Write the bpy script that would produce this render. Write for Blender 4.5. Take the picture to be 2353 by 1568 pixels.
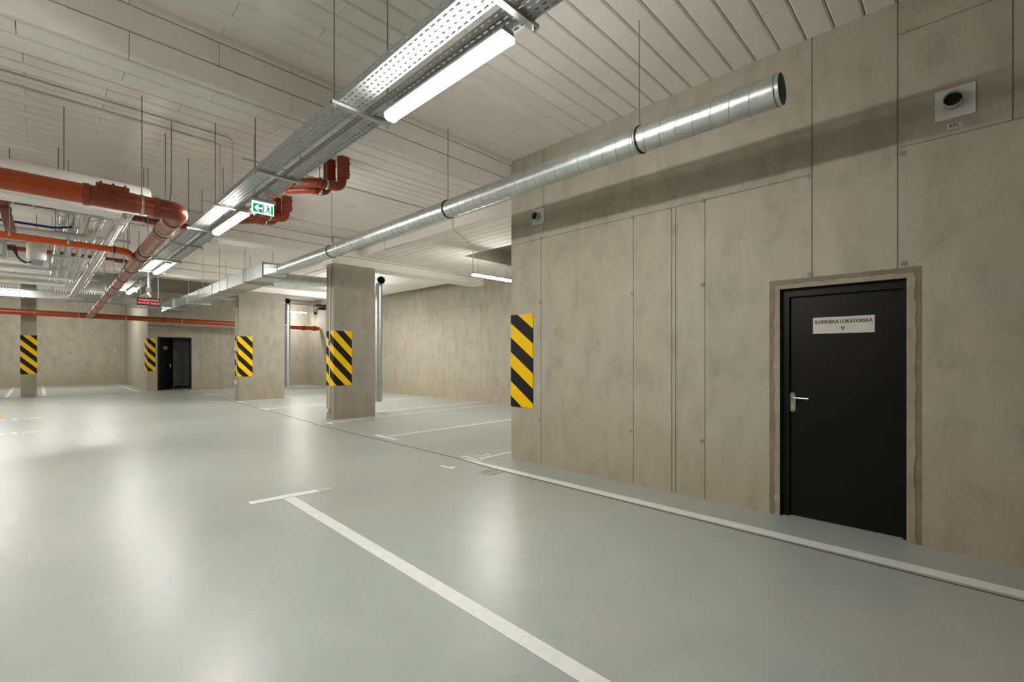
import bpy, math, random
from mathutils import Vector, Matrix
random.seed(7)
scene = bpy.context.scene
for o in list(bpy.data.objects):
    bpy.data.objects.remove(o)
COL = scene.collection

# ------------------------------------------------------------------ camera, world, exposure
YAW = math.radians(45.68)
cam_d = bpy.data.cameras.new('camera')
cam = bpy.data.objects.new('camera', cam_d); COL.objects.link(cam)
cam.location = (0, 0, 1.45); cam.rotation_euler = (math.pi/2, 0, -YAW)
cam_d.sensor_width = 36.0; cam_d.sensor_fit = 'HORIZONTAL'
cam_d.lens = 36.0*1063/2353; cam_d.shift_y = 37/2353
cam_d.clip_start = 0.05; cam_d.clip_end = 200
scene.camera = cam
w = bpy.data.worlds.new('world'); scene.world = w; w.use_nodes = True
w.node_tree.nodes['Background'].inputs[0].default_value = (0.9, 0.92, 1, 1)
w.node_tree.nodes['Background'].inputs[1].default_value = 0.02
vs = scene.view_settings
vs.view_transform = 'Standard'; vs.look = 'None'; vs.gamma = 1; vs.use_curve_mapping = False
vs.exposure = 1.25
LAMP = 62.0                      # radiance of the tube lights' diffusers
LAMP_COL = (1.0, 0.982, 0.94)

# ------------------------------------------------------------------ materials
MATS = {}
def nmat(name):
    m = bpy.data.materials.new(name); m.use_nodes = True; MATS[name] = m
    nt = m.node_tree; return m, nt, nt.nodes, nt.links, nt.nodes['Principled BSDF']
def noise(nt, scale, detail=4, rough=.55, vec=None, dist=0):
    n = nt.nodes.new('ShaderNodeTexNoise'); n.inputs['Scale'].default_value = scale
    n.inputs['Detail'].default_value = detail; n.inputs['Roughness'].default_value = rough
    n.inputs['Distortion'].default_value = dist
    if vec: nt.links.new(vec, n.inputs['Vector'])
    return n.outputs['Fac']
def ramp(nt, fac, stops):
    r = nt.nodes.new('ShaderNodeValToRGB'); e = r.color_ramp.elements
    while len(e) > 1: e.remove(e[-1])
    e[0].position = stops[0][0]; e[0].color = (*stops[0][1], 1)
    for p, c in stops[1:]:
        x = e.new(p); x.color = (*c, 1)
    nt.links.new(fac, r.inputs[0]); return r.outputs[0]
def mixc(nt, a, b, fac, mode='MIX'):
    m = nt.nodes.new('ShaderNodeMix'); m.data_type = 'RGBA'; m.blend_type = mode
    for i, v in ((6, a), (7, b)):
        if isinstance(v, tuple): m.inputs[i].default_value = (*v, 1)
        else: nt.links.new(v, m.inputs[i])
    if isinstance(fac, float): m.inputs[0].default_value = fac
    else: nt.links.new(fac, m.inputs[0])
    return m.outputs[2]
def coords(nt, scale=(1, 1, 1), kind='Object', world=True):
    if world:
        c = nt.nodes.new('ShaderNodeNewGeometry').outputs['Position']
    else:
        c = nt.nodes.new('ShaderNodeTexCoord').outputs[kind]
    mp = nt.nodes.new('ShaderNodeMapping'); mp.inputs['Scale'].default_value = scale
    nt.links.new(c, mp.inputs['Vector']); return mp.outputs[0]
def bump(nt, h, strength, dist, bsdf):
    b = nt.nodes.new('ShaderNodeBump'); b.inputs['Strength'].default_value = strength
    b.inputs['Distance'].default_value = dist
    nt.links.new(h, b.inputs['Height']); nt.links.new(b.outputs[0], bsdf.inputs['Normal'])
def simple(name, col, rough=.5, metal=0., var=.15, vs=8., emis=None, es=0, bmp=0):
    m, nt, N, L, B = nmat(name)
    f = noise(nt, vs, 4, .6, coords(nt))
    lo = tuple(c*(1-var) for c in col); hi = tuple(min(1, c*(1+var)) for c in col)
    L.new(ramp(nt, f, [(.3, lo), (.7, hi)]), B.inputs['Base Color'])
    B.inputs['Roughness'].default_value = rough; B.inputs['Metallic'].default_value = metal
    if emis:
        B.inputs['Emission Color'].default_value = (*emis, 1); B.inputs['Emission Strength'].default_value = es
    if bmp: bump(nt, noise(nt, 60, 3, .6, coords(nt)), bmp, .004, B)
    return m
def concrete(name, base, warm, cool, pore=.5, seed=0.):
    m, nt, N, L, B = nmat(name)
    p = coords(nt)
    big = noise(nt, .9, 5, .6, p, .6)
    streak = noise(nt, 1.0, 4, .6, coords(nt, (3.2, 3.2, .7)))
    fine = noise(nt, 48, 4, .7, p)
    mid = noise(nt, 4.5, 5, .65, coords(nt, (1, 1, .55)), .4)
    c = ramp(nt, big, [(.28, cool), (.5, base), (.72, warm)])
    c2 = ramp(nt, streak, [(.3, tuple(x*.86 for x in base)), (.7, tuple(x*1.14 for x in base))])
    c = mixc(nt, c, c2, .45)
    g = ramp(nt, fine, [(.3, (.88, .87, .86)), (.55, (1, 1, 1)), (.8, (1.05, 1.05, 1.05))])
    c = mixc(nt, c, g, .6, 'MULTIPLY')
    c = mixc(nt, c, ramp(nt, mid, [(.3, (.80, .795, .78)), (.5, (1, 1, 1)), (.72, (1.12, 1.12, 1.13))]), .85, 'MULTIPLY')
    # yellow-brown stain low down, with an uneven edge
    sep = nt.nodes.new('ShaderNodeSeparateXYZ'); L.new(coords(nt), sep.inputs[0])
    ad = nt.nodes.new('ShaderNodeMath'); ad.operation = 'MULTIPLY_ADD'; ad.inputs[1].default_value = -1.0
    L.new(big, ad.inputs[0]); L.new(sep.outputs[2], ad.inputs[2])
    st = ramp(nt, ad.outputs[0], [(0., (.34, .34, .34)), (.38, (0, 0, 0))])
    c = mixc(nt, c, tuple(x*y for x, y in zip(base, (.92, .80, .60))), st)
    # blow-holes
    v = N.new('ShaderNodeTexVoronoi'); v.inputs['Scale'].default_value = 21; L.new(p, v.inputs['Vector'])
    rnd = N.new('ShaderNodeSeparateColor'); L.new(v.outputs['Color'], rnd.inputs[0])
    mul = N.new('ShaderNodeMath'); mul.operation = 'POWER'; L.new(rnd.outputs[0], mul.inputs[0]); mul.inputs[1].default_value = 3.2
    m2 = N.new('ShaderNodeMath'); m2.operation = 'MULTIPLY'; L.new(mul.outputs[0], m2.inputs[0]); m2.inputs[1].default_value = 1.0
    clus = ramp(nt, noise(nt, 1.7, 3, .6, p), [(.35, (.05*pore,)*3), (.65, (.20*pore,)*3)]); L.new(clus, m2.inputs[1])
    lt = N.new('ShaderNodeMath'); lt.operation = 'LESS_THAN'; L.new(v.outputs['Distance'], lt.inputs[0]); L.new(m2.outputs[0], lt.inputs[1])
    c = mixc(nt, c, tuple(x*.28 for x in base), lt.outputs[0])
    L.new(c, B.inputs['Base Color']); B.inputs['Roughness'].default_value = .72
    B.inputs['Specular IOR Level'].default_value = .35
    bump(nt, fine, .10, .003, B)
    return m
CONC = concrete('formed_concrete', (.430, .394, .312), (.452, .402, .312), (.412, .396, .335), 1.)
CONC_D = concrete('rough_concrete', (.27, .245, .205), (.285, .25, .20), (.25, .235, .205), .6)
CONC_C = concrete('column_concrete', (.345, .318, .262), (.36, .325, .262), (.32, .30, .26), 1.)

def m_board():
    m, nt, N, L, B = nmat('white_painted_board')
    p = coords(nt)
    big = noise(nt, .5, 4, .6, p)
    c = ramp(nt, big, [(.3, (.785, .755, .69)), (.7, (.83, .80, .74))])
    oi = N.new('ShaderNodeObjectInfo')
    g = ramp(nt, oi.outputs['Random'], [(0, (.96, .96, .96)), (1, (1.02, 1.02, 1.02))])
    c = mixc(nt, c, g, .8, 'MULTIPLY')
    L.new(c, B.inputs['Base Color']); B.inputs['Roughness'].default_value = .9
    B.inputs['Specular IOR Level'].default_value = .15
    bump(nt, noise(nt, 90, 3, .7, p), .5, .006, B); return m
BOARD = m_board()
def m_floor():
    m, nt, N, L, B = nmat('grey_epoxy_floor')
    p = coords(nt)
    big = noise(nt, .55, 5, .6, p, .8)
    mid = noise(nt, 3.2, 5, .65, p, .5)
    c = ramp(nt, big, [(.3, (.385, .42, .395)), (.5, (.412, .438, .41)), (.7, (.435, .443, .40))])
    c = mixc(nt, c, ramp(nt, mid, [(.3, (.93, .93, .93)), (.7, (1.05, 1.05, 1.05))]), .8, 'MULTIPLY')
    sp = noise(nt, 34, 1, .4, p)
    c = mixc(nt, c, (.06, .06, .055), ramp(nt, sp, [(.845, (0, 0, 0)), (.86, (.8, .8, .8))]))
    warm = noise(nt, 1.1, 3, .5, coords(nt, (1, 1, 1)), .3)
    c = mixc(nt, c, (.46, .41, .33), ramp(nt, warm, [(.68, (0, 0, 0)), (.8, (.4, .4, .4))]))
    L.new(c, B.inputs['Base Color'])
    r = ramp(nt, mid, [(.3, (.29, .29, .29)), (.7, (.36, .36, .36))])
    L.new(r, B.inputs['Roughness']); B.inputs['Specular IOR Level'].default_value = .45
    h = N.new('ShaderNodeMath'); h.operation = 'ADD'
    L.new(noise(nt, 38, 3, .6, p), h.inputs[0]); L.new(noise(nt, 7, 3, .6, p), h.inputs[1])
    bump(nt, h.outputs[0], .16, .004, B); return m
FLOOR = m_floor()
def m_metal(name, col, rough, vs=5, var=.12, bmp=.0):
    m, nt, N, L, B = nmat(name)
    p = coords(nt)
    f = noise(nt, vs, 5, .65, p)
    L.new(ramp(nt, f, [(.3, tuple(c*(1-var) for c in col)), (.7, tuple(min(1, c*(1+var)) for c in col))]), B.inputs['Base Color'])
    L.new(ramp(nt, noise(nt, vs*4, 3, .6, p), [(.3, (rough*.8,)*3), (.7, (rough*1.25,)*3)]), B.inputs['Roughness'])
    B.inputs['Metallic'].default_value = 1.
    if bmp: bump(nt, noise(nt, 22, 4, .7, p), bmp, .01, B)
    return m
GALV = m_metal('galvanised_steel', (.60, .63, .62), .37)
GALV2 = m_metal('dull_galvanised_steel', (.50, .51, .49), .42, 14)
TRAY = m_metal('tray_steel', (.42, .44, .43), .6, 20)
STEEL = m_metal('brushed_steel', (.62, .60, .56), .20)
FOIL = m_metal('crumpled_foil', (.82, .82, .80), .20, 9, .08, .45)
ROD = m_metal('threaded_rod_steel', (.30, .31, .27), .5)
PVC = simple('orange_pvc', (.235, .036, .010), .34, vs=5, var=.22)
PVC2 = simple('bright_orange_pvc', (.38, .054, .008), .32, vs=5, var=.12)
PVC3 = simple('fresh_orange_pvc', (.56, .075, .007), .32, vs=5, var=.08)
TERRA = simple('terracotta_pvc', (.30, .115, .078), .33, vs=4, var=.12)  # weathered PVC, with the pinkish cast of lamp light put into the colour
WHITE = simple('white_paint_line', (.80, .80, .76), .5, vs=14, var=.06)
CREAM = simple('worn_cream_line', (.70, .69, .58), .55, vs=12, var=.14)
FAINT = simple('faded_floor_paint', (.52, .53, .48), .5, vs=12, var=.1)
YELLOWP = simple('yellow_floor_paint', (.60, .36, .06), .5, vs=10)
PWHITE = simple('white_plastic', (.72, .71, .67), .45, vs=6, var=.05)
PGREY = simple('grey_plastic', (.42, .43, .42), .5, vs=6, var=.08)
INSUL = simple('white_insulation_jacket', (.66, .635, .58), .6, vs=4, var=.07)
BLACK = simple('black_rubber', (.012, .012, .012), .5, vs=6)
DOORB = simple('black_door_paint', (.0042, .0043, .0046), .42, vs=3, var=.2)
DOORB.node_tree.nodes['Principled BSDF'].inputs['Specular IOR Level'].default_value = .22
DARK = simple('interior_shade', (.010, .010, .010), .8)  # near-black colour stands in for shade inside ducts and the far room
JOINT = simple('dark_joint_sealant', (.12, .12, .10), .7, vs=20)
BLUE = simple('blue_pipe', (.02, .018, .16), .4)
GREEN = simple('sign_green', (.0, .30, .16), .4, var=.03, emis=(.0, .42, .22), es=.28)
SIGNW = simple('sign_white', (.85, .85, .85), .4, var=.02, emis=(.93, 1., .98), es=.42)
LEDR = simple('led_red', (.6, .05, .05), .4, emis=(1., .16, .15), es=.45)
AMBER = simple('amber_lens', (.8, .3, .03), .4, emis=(1., .4, .05), es=.25)
INK = simple('printed_ink', (.015, .014, .012), .5)
PLATE = simple('name_plate_aluminium', (.60, .57, .51), .45, vs=3, var=.05)
MORTAR = simple('mortar_surround', (.22, .185, .125), .8, vs=7, var=.2, bmp=.5)
MORTAR_L = simple('pale_mortar', (.34, .30, .23), .8, vs=9, var=.15, bmp=.5)
STORE = simple('grey_storage_partition', (.17, .185, .19), .5)
GLOW = simple('lit_diffuser', (.9, .9, .88), .4, var=.01, emis=LAMP_COL, es=LAMP)
CAPGLOW = simple('glowing_end_cap', (.8, .8, .78), .4, var=.01, emis=LAMP_COL, es=3.0)
def m_hazard():
    m, nt, N, L, B = nmat('hazard_stripes')
    uv = N.new('ShaderNodeUVMap'); uv.uv_map = 'UVMap'
    s = N.new('ShaderNodeSeparateXYZ'); L.new(uv.outputs[0], s.inputs[0])
    a = N.new('ShaderNodeMath'); a.operation = 'MULTIPLY_ADD'; a.inputs[1].default_value = .76
    L.new(s.outputs[0], a.inputs[0]); L.new(s.outputs[1], a.inputs[2])
    d = N.new('ShaderNodeMath'); d.operation = 'DIVIDE'; d.inputs[1].default_value = .413; L.new(a.outputs[0], d.inputs[0])
    f = N.new('ShaderNodeMath'); f.operation = 'FRACT'; L.new(d.outputs[0], f.inputs[0])
    g = N.new('ShaderNodeMath'); g.operation = 'GREATER_THAN'; g.inputs[1].default_value = .5; L.new(f.outputs[0], g.inputs[0])
    sp = noise(nt, 60, 2, .5, coords(nt))
    y = mixc(nt, (.93, .56, .0), (.35, .20, .0), ramp(nt, sp, [(.72, (0, 0, 0)), (.78, (.8, .8, .8))]))
    L.new(mixc(nt, (.012, .0105, .0085), y, g.outputs[0]), B.inputs['Base Color'])
    B.inputs['Roughness'].default_value = .55; B.inputs['Specular IOR Level'].default_value = .2; return m
HAZ = m_hazard()

# ------------------------------------------------------------------ mesh helpers
ORG = {}
class MB:
    """collects shapes in world coordinates and links them as ONE mesh object"""
    def __init__(s): s.v = []; s.f = []; s.sm = []
    def add(s, vs, fs, smooth=False):
        n = len(s.v); s.v += [tuple(v) for v in vs]
        for f in fs: s.f.append(tuple(i+n for i in f)); s.sm.append(smooth)
        return s
    def box(s, x0, x1, y0, y1, z0, z1):
        v = [(x, y, z) for z in (z0, z1) for y in (y0, y1) for x in (x0, x1)]
        return s.add(v, [(0, 2, 3, 1), (4, 5, 7, 6), (0, 1, 5, 4), (2, 6, 7, 3), (0, 4, 6, 2), (1, 3, 7, 5)])
    def bar(s, p, q, wd, ht, up=(0, 0, 1)):
        p, q = Vector(p), Vector(q); d = (q-p).normalized(); sd = d.cross(Vector(up)).normalized(); u = sd.cross(d)
        v = [e+sd*a*wd/2+u*b*ht/2 for e in (p, q) for b in (-1, 1) for a in (-1, 1)]
        return s.add(v, [(0, 1, 3, 2), (4, 6, 7, 5), (0, 4, 5, 1), (2, 3, 7, 6), (0, 2, 6, 4), (1, 5, 7, 3)])
    def tube(s, pts, r, n=14, caps=True, hollow=0):
        pts = [Vector(p) for p in pts]; rs = r if isinstance(r, (list, tuple)) else [r]*len(pts)
        t = (pts[1]-pts[0]).normalized()
        a = t.orthogonal().normalized(); rings = []
        for i, p in enumerate(pts):
            if i == 0: d = pts[1]-pts[0]
            elif i == len(pts)-1: d = pts[-1]-pts[-2]
            else: d = (pts[i+1]-p).normalized()+(p-pts[i-1]).normalized()
            d.normalize(); a = (a-d*a.dot(d)).normalized(); b = d.cross(a)
            k = 1.0
            if 0 < i < len(pts)-1:
                c = d.dot((p-pts[i-1]).normalized()); k = 1.0 if c < .3 else 1.0
            rings.append([p+(a*math.cos(2*math.pi*j/n)+b*math.sin(2*math.pi*j/n))*rs[i]*k for j in range(n)])
        v = [q for rg in rings for q in rg]; f = []
        for i in range(len(rings)-1):
            for j in range(n):
                j2 = (j+1) % n; f.append((i*n+j, i*n+j2, (i+1)*n+j2, (i+1)*n+j))
        s.add(v, f, True)
        if caps:
            for rg, rev in ((rings[0], True), (rings[-1], False)):
                ids = list(range(n)); s.add(rg, [tuple(reversed(ids)) if rev else tuple(ids)])
        return s
    def ring(s, p, d, r0, r1, wd, n=20):
        """a flat collar of outer radius r1, inner r0, width wd, axis d"""
        d = Vector(d).normalized(); p = Vector(p); a = d.orthogonal().normalized(); b = d.cross(a)
        v = []
        for off, r in ((-wd/2, r0), (-wd/2, r1), (wd/2, r1), (wd/2, r0)):
            for j in range(n):
                t = 2*math.pi*j/n; v.append(p+d*off+(a*math.cos(t)+b*math.sin(t))*r)
        f = []
        for k in range(4):
            k2 = (k+1) % 4
            for j in range(n):
                j2 = (j+1) % n; f.append((k*n+j, k*n+j2, k2*n+j2, k2*n+j))
        return s.add(v, f, True)
    def prism(s, poly, axis, lo, hi):
        """2-D polygon (counter-clockwise) extruded along axis 0/1/2"""
        n = len(poly)
        def P(a, b, c): return (c, a, b) if axis == 0 else ((a, c, b) if axis == 1 else (a, b, c))
        v = [P(a, b, lo) for a, b in poly]+[P(a, b, hi) for a, b in poly]
        f = [tuple(range(n-1, -1, -1)), tuple(range(n, 2*n))]+[(i, (i+1) % n, (i+1) % n+n, i+n) for i in range(n)]
        return s.add(v, f)
    def quad(s, a, b, c, d): return s.add([a, b, c, d], [(0, 1, 2, 3)])
    def mesh(s, name, org):
        me = bpy.data.meshes.new(name); o = Vector(org)
        me.from_pydata([tuple(Vector(v)-o) for v in s.v], [], s.f)
        me.polygons.foreach_set('use_smooth', s.sm); me.update(); return me
    def build(s, name, mat, parent=None, org=None):
        o0 = ORG[parent.name] if parent else (Vector(org) if org is not None else s.base())
        me = s.mesh(name, o0); me.materials.append(mat)
        ob = bpy.data.objects.new(name, me); COL.objects.link(ob)
        if parent: ob.parent = parent
        else: ob.location = o0
        ORG[ob.name] = o0
        if any(s.sm):
            try: me.shade_smooth_by_angle = None
            except Exception: pass
        return ob
    def base(s):
        xs, ys, zs = zip(*s.v)
        return Vector(((min(xs)+max(xs))/2, (min(ys)+max(ys))/2, min(zs)))
def thing(name, loc, label, cat, group=None):
    o = bpy.data.objects.new(name, None); COL.objects.link(o); o.location = loc; o.empty_display_size = .1
    ORG[o.name] = Vector(loc); return tag(o, label, cat, group)
def tag(o, label=None, cat=None, group=None, kind=None):
    if label: o['label'] = label
    if cat: o['category'] = cat
    if group: o['group'] = group
    if kind: o['kind'] = kind
    return o
def struct(o, label=None): return tag(o, label, kind='structure')
def B(*a): return MB().box(*a)
def fillet(pts, R, n=7):
    pts = [Vector(p) for p in pts]; out = [pts[0]]
    for i in range(1, len(pts)-1):
        p = pts[i]; d0 = (pts[i-1]-p); d1 = (pts[i+1]-p)
        r = R if not isinstance(R, (list, tuple)) else R[i-1]
        r = min(r, d0.length*.49, d1.length*.49)
        a = p+d0.normalized()*r; b = p+d1.normalized()*r
        for k in range(n+1):
            t = k/n; out.append(a*(1-t)**2+p*2*t*(1-t)+b*t*t)
    out.append(pts[-1]); return out
def text(s, size, mat, parent, M, name='lettering', align='CENTER', extr=.0006, bold=0., xs=1.):
    cu = bpy.data.curves.new('lettering', 'FONT'); cu.body = s; cu.size = size; cu.align_x = align; cu.align_y = 'CENTER'
    cu.extrude = extr; cu.offset = bold; cu.resolution_u = 3
    t = bpy.data.objects.new('lettering', cu); COL.objects.link(t)
    bpy.context.view_layer.update()
    me = bpy.data.meshes.new_from_object(t.evaluated_get(bpy.context.evaluated_depsgraph_get()))
    bpy.data.objects.remove(t); bpy.data.curves.remove(cu)
    M2 = Matrix.Translation(-(ORG[parent.name] if parent else Vector((0, 0, 0)))) @ M @ Matrix.Diagonal((xs, 1, 1, 1))
    me.transform(M2); me.materials.clear(); me.materials.append(mat)
    ob = bpy.data.objects.new(name, me); COL.objects.link(ob)
    if parent: ob.parent = parent; ORG[ob.name] = ORG[parent.name]
    return ob
def frame(loc, right, up):
    r = Vector(right).normalized(); u = Vector(up).normalized(); n = r.cross(u)
    return Matrix(((r.x, u.x, n.x, loc[0]), (r.y, u.y, n.y, loc[1]), (r.z, u.z, n.z, loc[2]), (0, 0, 0, 1)))

# ------------------------------------------------------------------ the shell
CZ = 4.25           # underside of the ceiling boards
BT = 0.05           # board thickness
floor = struct(B(-9.3, 10.4, -6.3, 33.1, -.3, 0).build('floor', FLOOR, org=(0, 0, 0)))
ceiling = struct(B(-9.3, 10.4, -6.3, 33.1, CZ+BT, CZ+BT+.3).build('ceiling', CONC_D, org=(0, 0, CZ+BT)))

# ---- insulation boards -------------------------------------------------------
PITCH, BLEN = .207, 1.21
BM = {}
def board_verts(l, wd, t=BT, ch=.013):
    g = .002
    x0, x1, y0, y1 = g, l-g, .004, wd-.004
    v = [(x0, y0, 0), (x1, y0, 0), (x1, y1, 0), (x0, y1, 0),
         (x0, y0, t-ch), (x1, y0, t-ch), (x1, y1, t-ch), (x0, y1, t-ch),
         (x0, y0+ch, t), (x1, y0+ch, t), (x1, y1-ch, t), (x0, y1-ch, t)]
    f = [(0, 3, 2, 1), (0, 1, 5, 4), (2, 3, 7, 6), (4, 5, 9, 8), (6, 7, 11, 10), (8, 9, 10, 11), (0, 4, 8, 11, 7, 3), (1, 2, 6, 10, 9, 5)]
    return v, f
def board_mesh(l, wd):
    k = (round(l, 2), round(wd, 3))
    if k not in BM:
        v, f = board_verts(*k); me = bpy.data.meshes.new('board'); me.from_pydata(v, [], f); me.update()
        me.materials.append(BOARD); BM[k] = me
    return BM[k]
def boards(parent, P, U, V, lu, lv, first=BLEN, stag=True, stuff=None, rows0=0):
    """lay staggered boards on a face: P corner, U along the boards, V across, N = U x V out of the face.
    first = length of the first board in even rows; stuff = an MB that takes the boards instead"""
    U, V, P = Vector(U), Vector(V), Vector(P); N = U.cross(V)
    vpos = 0.; row = rows0; cnt = 0
    while vpos < lv-.015:
        wd = min(PITCH, lv-vpos); u = 0.
        l = first if (row % 2 == 0 or not stag) else (first-BLEN/2 if first > BLEN/2+.02 else first+BLEN/2)
        while u < lu-.02:
            l = min(l, lu-u)
            o = P+U*u+V*vpos
            if stuff is not None:
                v, f = board_verts(l, wd)
                stuff.add([o+U*a+V*b+N*c for a, b, c in v], f)
            else:
                ob = bpy.data.objects.new('board', board_mesh(l, wd)); COL.objects.link(ob); ob.parent = parent
                lo = o-ORG[parent.name]
                ob.matrix_local = Matrix(((U.x, V.x, N.x, lo.x), (U.y, V.y, N.y, lo.y), (U.z, V.z, N.z, lo.z), (0, 0, 0, 1)))
            cnt += 1; u += l; l = BLEN
        vpos += wd; row += 1
    return cnt
zt = CZ+BT
# near field: separate boards; laid along -X from the wall, rows going towards +Y (normal = down)
n1 = 0
y0 = 2.028-PITCH*10
n1 += boards(ceiling, (4.74, y0, zt), (-1, 0, 0), (0, 1, 0), 5.64, 4.63-y0, first=BLEN)
n1 += boards(ceiling, (4.74, 5.17, zt), (-1, 0, 0), (0, 1, 0), 5.5, 5.28, first=BLEN, rows0=1)
fld = MB()
boards(ceiling, (4.74, y0-PITCH*27, zt), (-1, 0, 0), (0, 1, 0), 14, PITCH*27, stuff=fld)
boards(ceiling, (4.74-5.64, y0, zt), (-1, 0, 0), (0, 1, 0), 8.3, 4.63-y0, stuff=fld)
boards(ceiling, (4.74-5.5, 5.17, zt), (-1, 0, 0), (0, 1, 0), 8.4, 5.28, stuff=fld)
boards(ceiling, (5.47, 5.17, zt), (-1, 0, 0), (0, 1, 0), .73, 5.28, stuff=fld)
boards(ceiling, (5.47, 10.97, zt), (-1, 0, 0), (0, 1, 0), 14.6, 5.28, stuff=fld)
boards(ceiling, (4.64, 16.8, zt), (-1, 0, 0), (0, 1, 0), 13.8, 3.6, stuff=fld)
boards(ceiling, (1.0, 20.4, zt), (-1, 0, 0), (0, 1, 0), 10.2, 12.2, stuff=fld)
tag(fld.build('board_field', BOARD, ceiling), kind='stuff')

def beam(name, x0, x1, y0, y1, zb, label, front=True, under=True, end=None, ztop=CZ, ph=.6):
    o = struct(B(x0, x1, y0+BT, y1-BT, zb+BT, ztop+BT).build(name, CONC_D, org=(x0, y0, zb)), label)
    boards(o, (x0, y0+BT, zb), (1, 0, 0), (0, 0, 1), x1-x0, ztop+.03-zb, first=ph)                 # front face, normal -Y
    boards(o, (x0, y1-BT, zb+BT), (1, 0, 0), (0, -1, 0), x1-x0, y1-y0-2*BT, first=ph)            # underside, normal -Z
    if end:
        for x in (x0-.03, x1): B(x, x+.03, y0, y1, zb, ztop).build('end_board', BOARD, o)
    return o
b1 = beam('ceiling_beam', -6.0, 4.74, 4.63, 5.17, 3.78, 'white boarded ceiling beam nearest the camera, ending at the bare wall corner', ph=.493+6-1.21*5+.0)
b2 = beam('ceiling_beam', -6.0, 4.78, 10.45, 11.0, 3.80, 'second white boarded beam across the aisle, in line with the nearer pillar')
b3 = beam('ceiling_beam', -6.0, 4.63, 16.2, 16.75, 3.80, 'third white boarded beam across the aisle, above the farther tube lights')
b4 = beam('ceiling_beam', 4.78, 9.43, 10.45, 11.0, 3.63, 'lower white boarded beam resting on the nearer pillar over the parking bays', end=True)
b5 = beam('ceiling_beam', 4.63, 9.43, 17.1, 17.6, 3.65, 'lower white boarded beam resting on the farther pillar over the parking bays', end=True)
def soffit(x0, x1, y0, y1, hole, label):
    m = MB()
    z = 3.87
    if hole:
        hx, hy = hole
        m.box(x0+BT, hx, y0, y1, z+BT, CZ+BT).box(hx, x1, hy, y1, z+BT, CZ+BT)
    else: m.box(x0+BT, x1, y0, y1, z+BT, CZ+BT)
    o = struct(m.build('dropped_ceiling', CONC_D, org=(x0, y0, z)), label)
    # boards along Y, rows across X; normal down: U=(0,1,0), V=(1,0,0) -> U x V = -Z
    if hole:
        boards(o, (x0, y0, z+BT), (0, 1, 0), (1, 0, 0), y1-y0, hx-x0, first=.8)
        boards(o, (hx, hy, z+BT), (0, 1, 0), (1, 0, 0), y1-hy, x1-hx, first=.8)
    else: boards(o, (x0, y0, z+BT), (0, 1, 0), (1, 0, 0), y1-y0, x1-x0, first=.8)
    boards(o, (x0+BT, y1, z), (0, -1, 0), (0, 0, 1), y1-y0, CZ-z, first=.9)    # side face, normal -X
    return o
soffit(5.47, 10.05, 4.64, 10.45, (7.14, 8.74), 'dropped white boarded ceiling with a bare rectangular cut-out over the nearest bays')
soffit(5.47, 9.43, 11.0, 17.1, None, 'dropped white boarded ceiling over the bays between the two pillars')

# ---- walls --------------------------------------------------------------------
XW = 4.74
def panel_piece(parent, rects, axis, face, depth=.008, gap=.005, mat=CONC, sgn=-1):
    """one formwork panel: coplanar rectangles (a0,a1,z0,z1); edges listed are pulled back for the seam"""
    m = MB()
    for a0, a1, z0, z1, e in rects:
        A0 = a0+(gap if 'l' in e else 0); A1 = a1-(gap if 'r' in e else 0)
        Z0 = z0+(gap if 'b' in e else 0); Z1 = z1-(gap if 't' in e else 0)
        lo, hi = sorted((face, face-sgn*depth))
        if axis == 0: m.box(lo, hi, A0, A1, Z0, Z1)
        else: m.box(A0, A1, lo, hi, Z0, Z1)
    return m.build('panel', mat, parent)
def tie(parent, p, d, r=.021):
    m = MB().ring(Vector(p), d, r*.72, r, .010, 14)
    o = m.build('tie_hole_ring', CONC_C, parent)
    c = MB().tube([Vector(p)-Vector(d)*.002, Vector(p)+Vector(d)*.0035], r*.72, 12)
    c.build('tie_hole_plug', CONC_D, parent); return o
D = .008
wr = struct(MB().box(XW+D, XW+.3, -6, .32, 0, CZ+BT).box(XW+D, XW+.3, 1.204, 4.64, 0, CZ+BT).box(XW+D, XW+.3, .32, 1.204, 2.07, CZ+BT)
            .build('wall_right', CONC_C, org=(XW, 0, 0)))
P = lambda *r: panel_piece(wr, r, 0, XW)
Zs = 3.05
P((4.078, 4.64, 0, Zs, 'lt'))
P((2.696, 4.078, 0, Zs, 'lrt')); P((2.236, 2.696, 0, Zs, 'lrt')); P((2.192, 2.236, 0, Zs, 'lrt')); P((1.884, 2.192, 0, Zs, 'lrt'))
P((1.29, 1.884, 0, 2.152, 'r'), (.95, 1.884, 2.152, Zs, 'lrt'))
P((.372, .95, 2.152, CZ+BT, 'lr'))
P((-6, .228, 0, 2.152, ''), (-6, .372, 2.152, 3.10, 'rt'))
P((-.246, .372, 3.10, 3.99, 'lrtb')); P((-.246, .372, 3.99, CZ+BT, 'lrb')); P((-6, -.246, 3.10, CZ+BT, 'rb'))
P((.95, 4.03, Zs, CZ+BT, 'lrb')); P((4.03, 4.64, Zs, CZ+BT, 'lb'))
for y, z in [(4.085, 3.06), (4.091, 2.19), (4.098, .603), (2.71, 3.052), (2.712, 2.18), (2.716, .599), (1.905, 3.046), (1.907, 2.19),
             (1.912, .592), (.968, 2.177), (.338, 2.184), (.344, 3.049), (.965, 3.041)]:
    tie(wr, (XW-.001, y, z), (-1, 0, 0))
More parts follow.
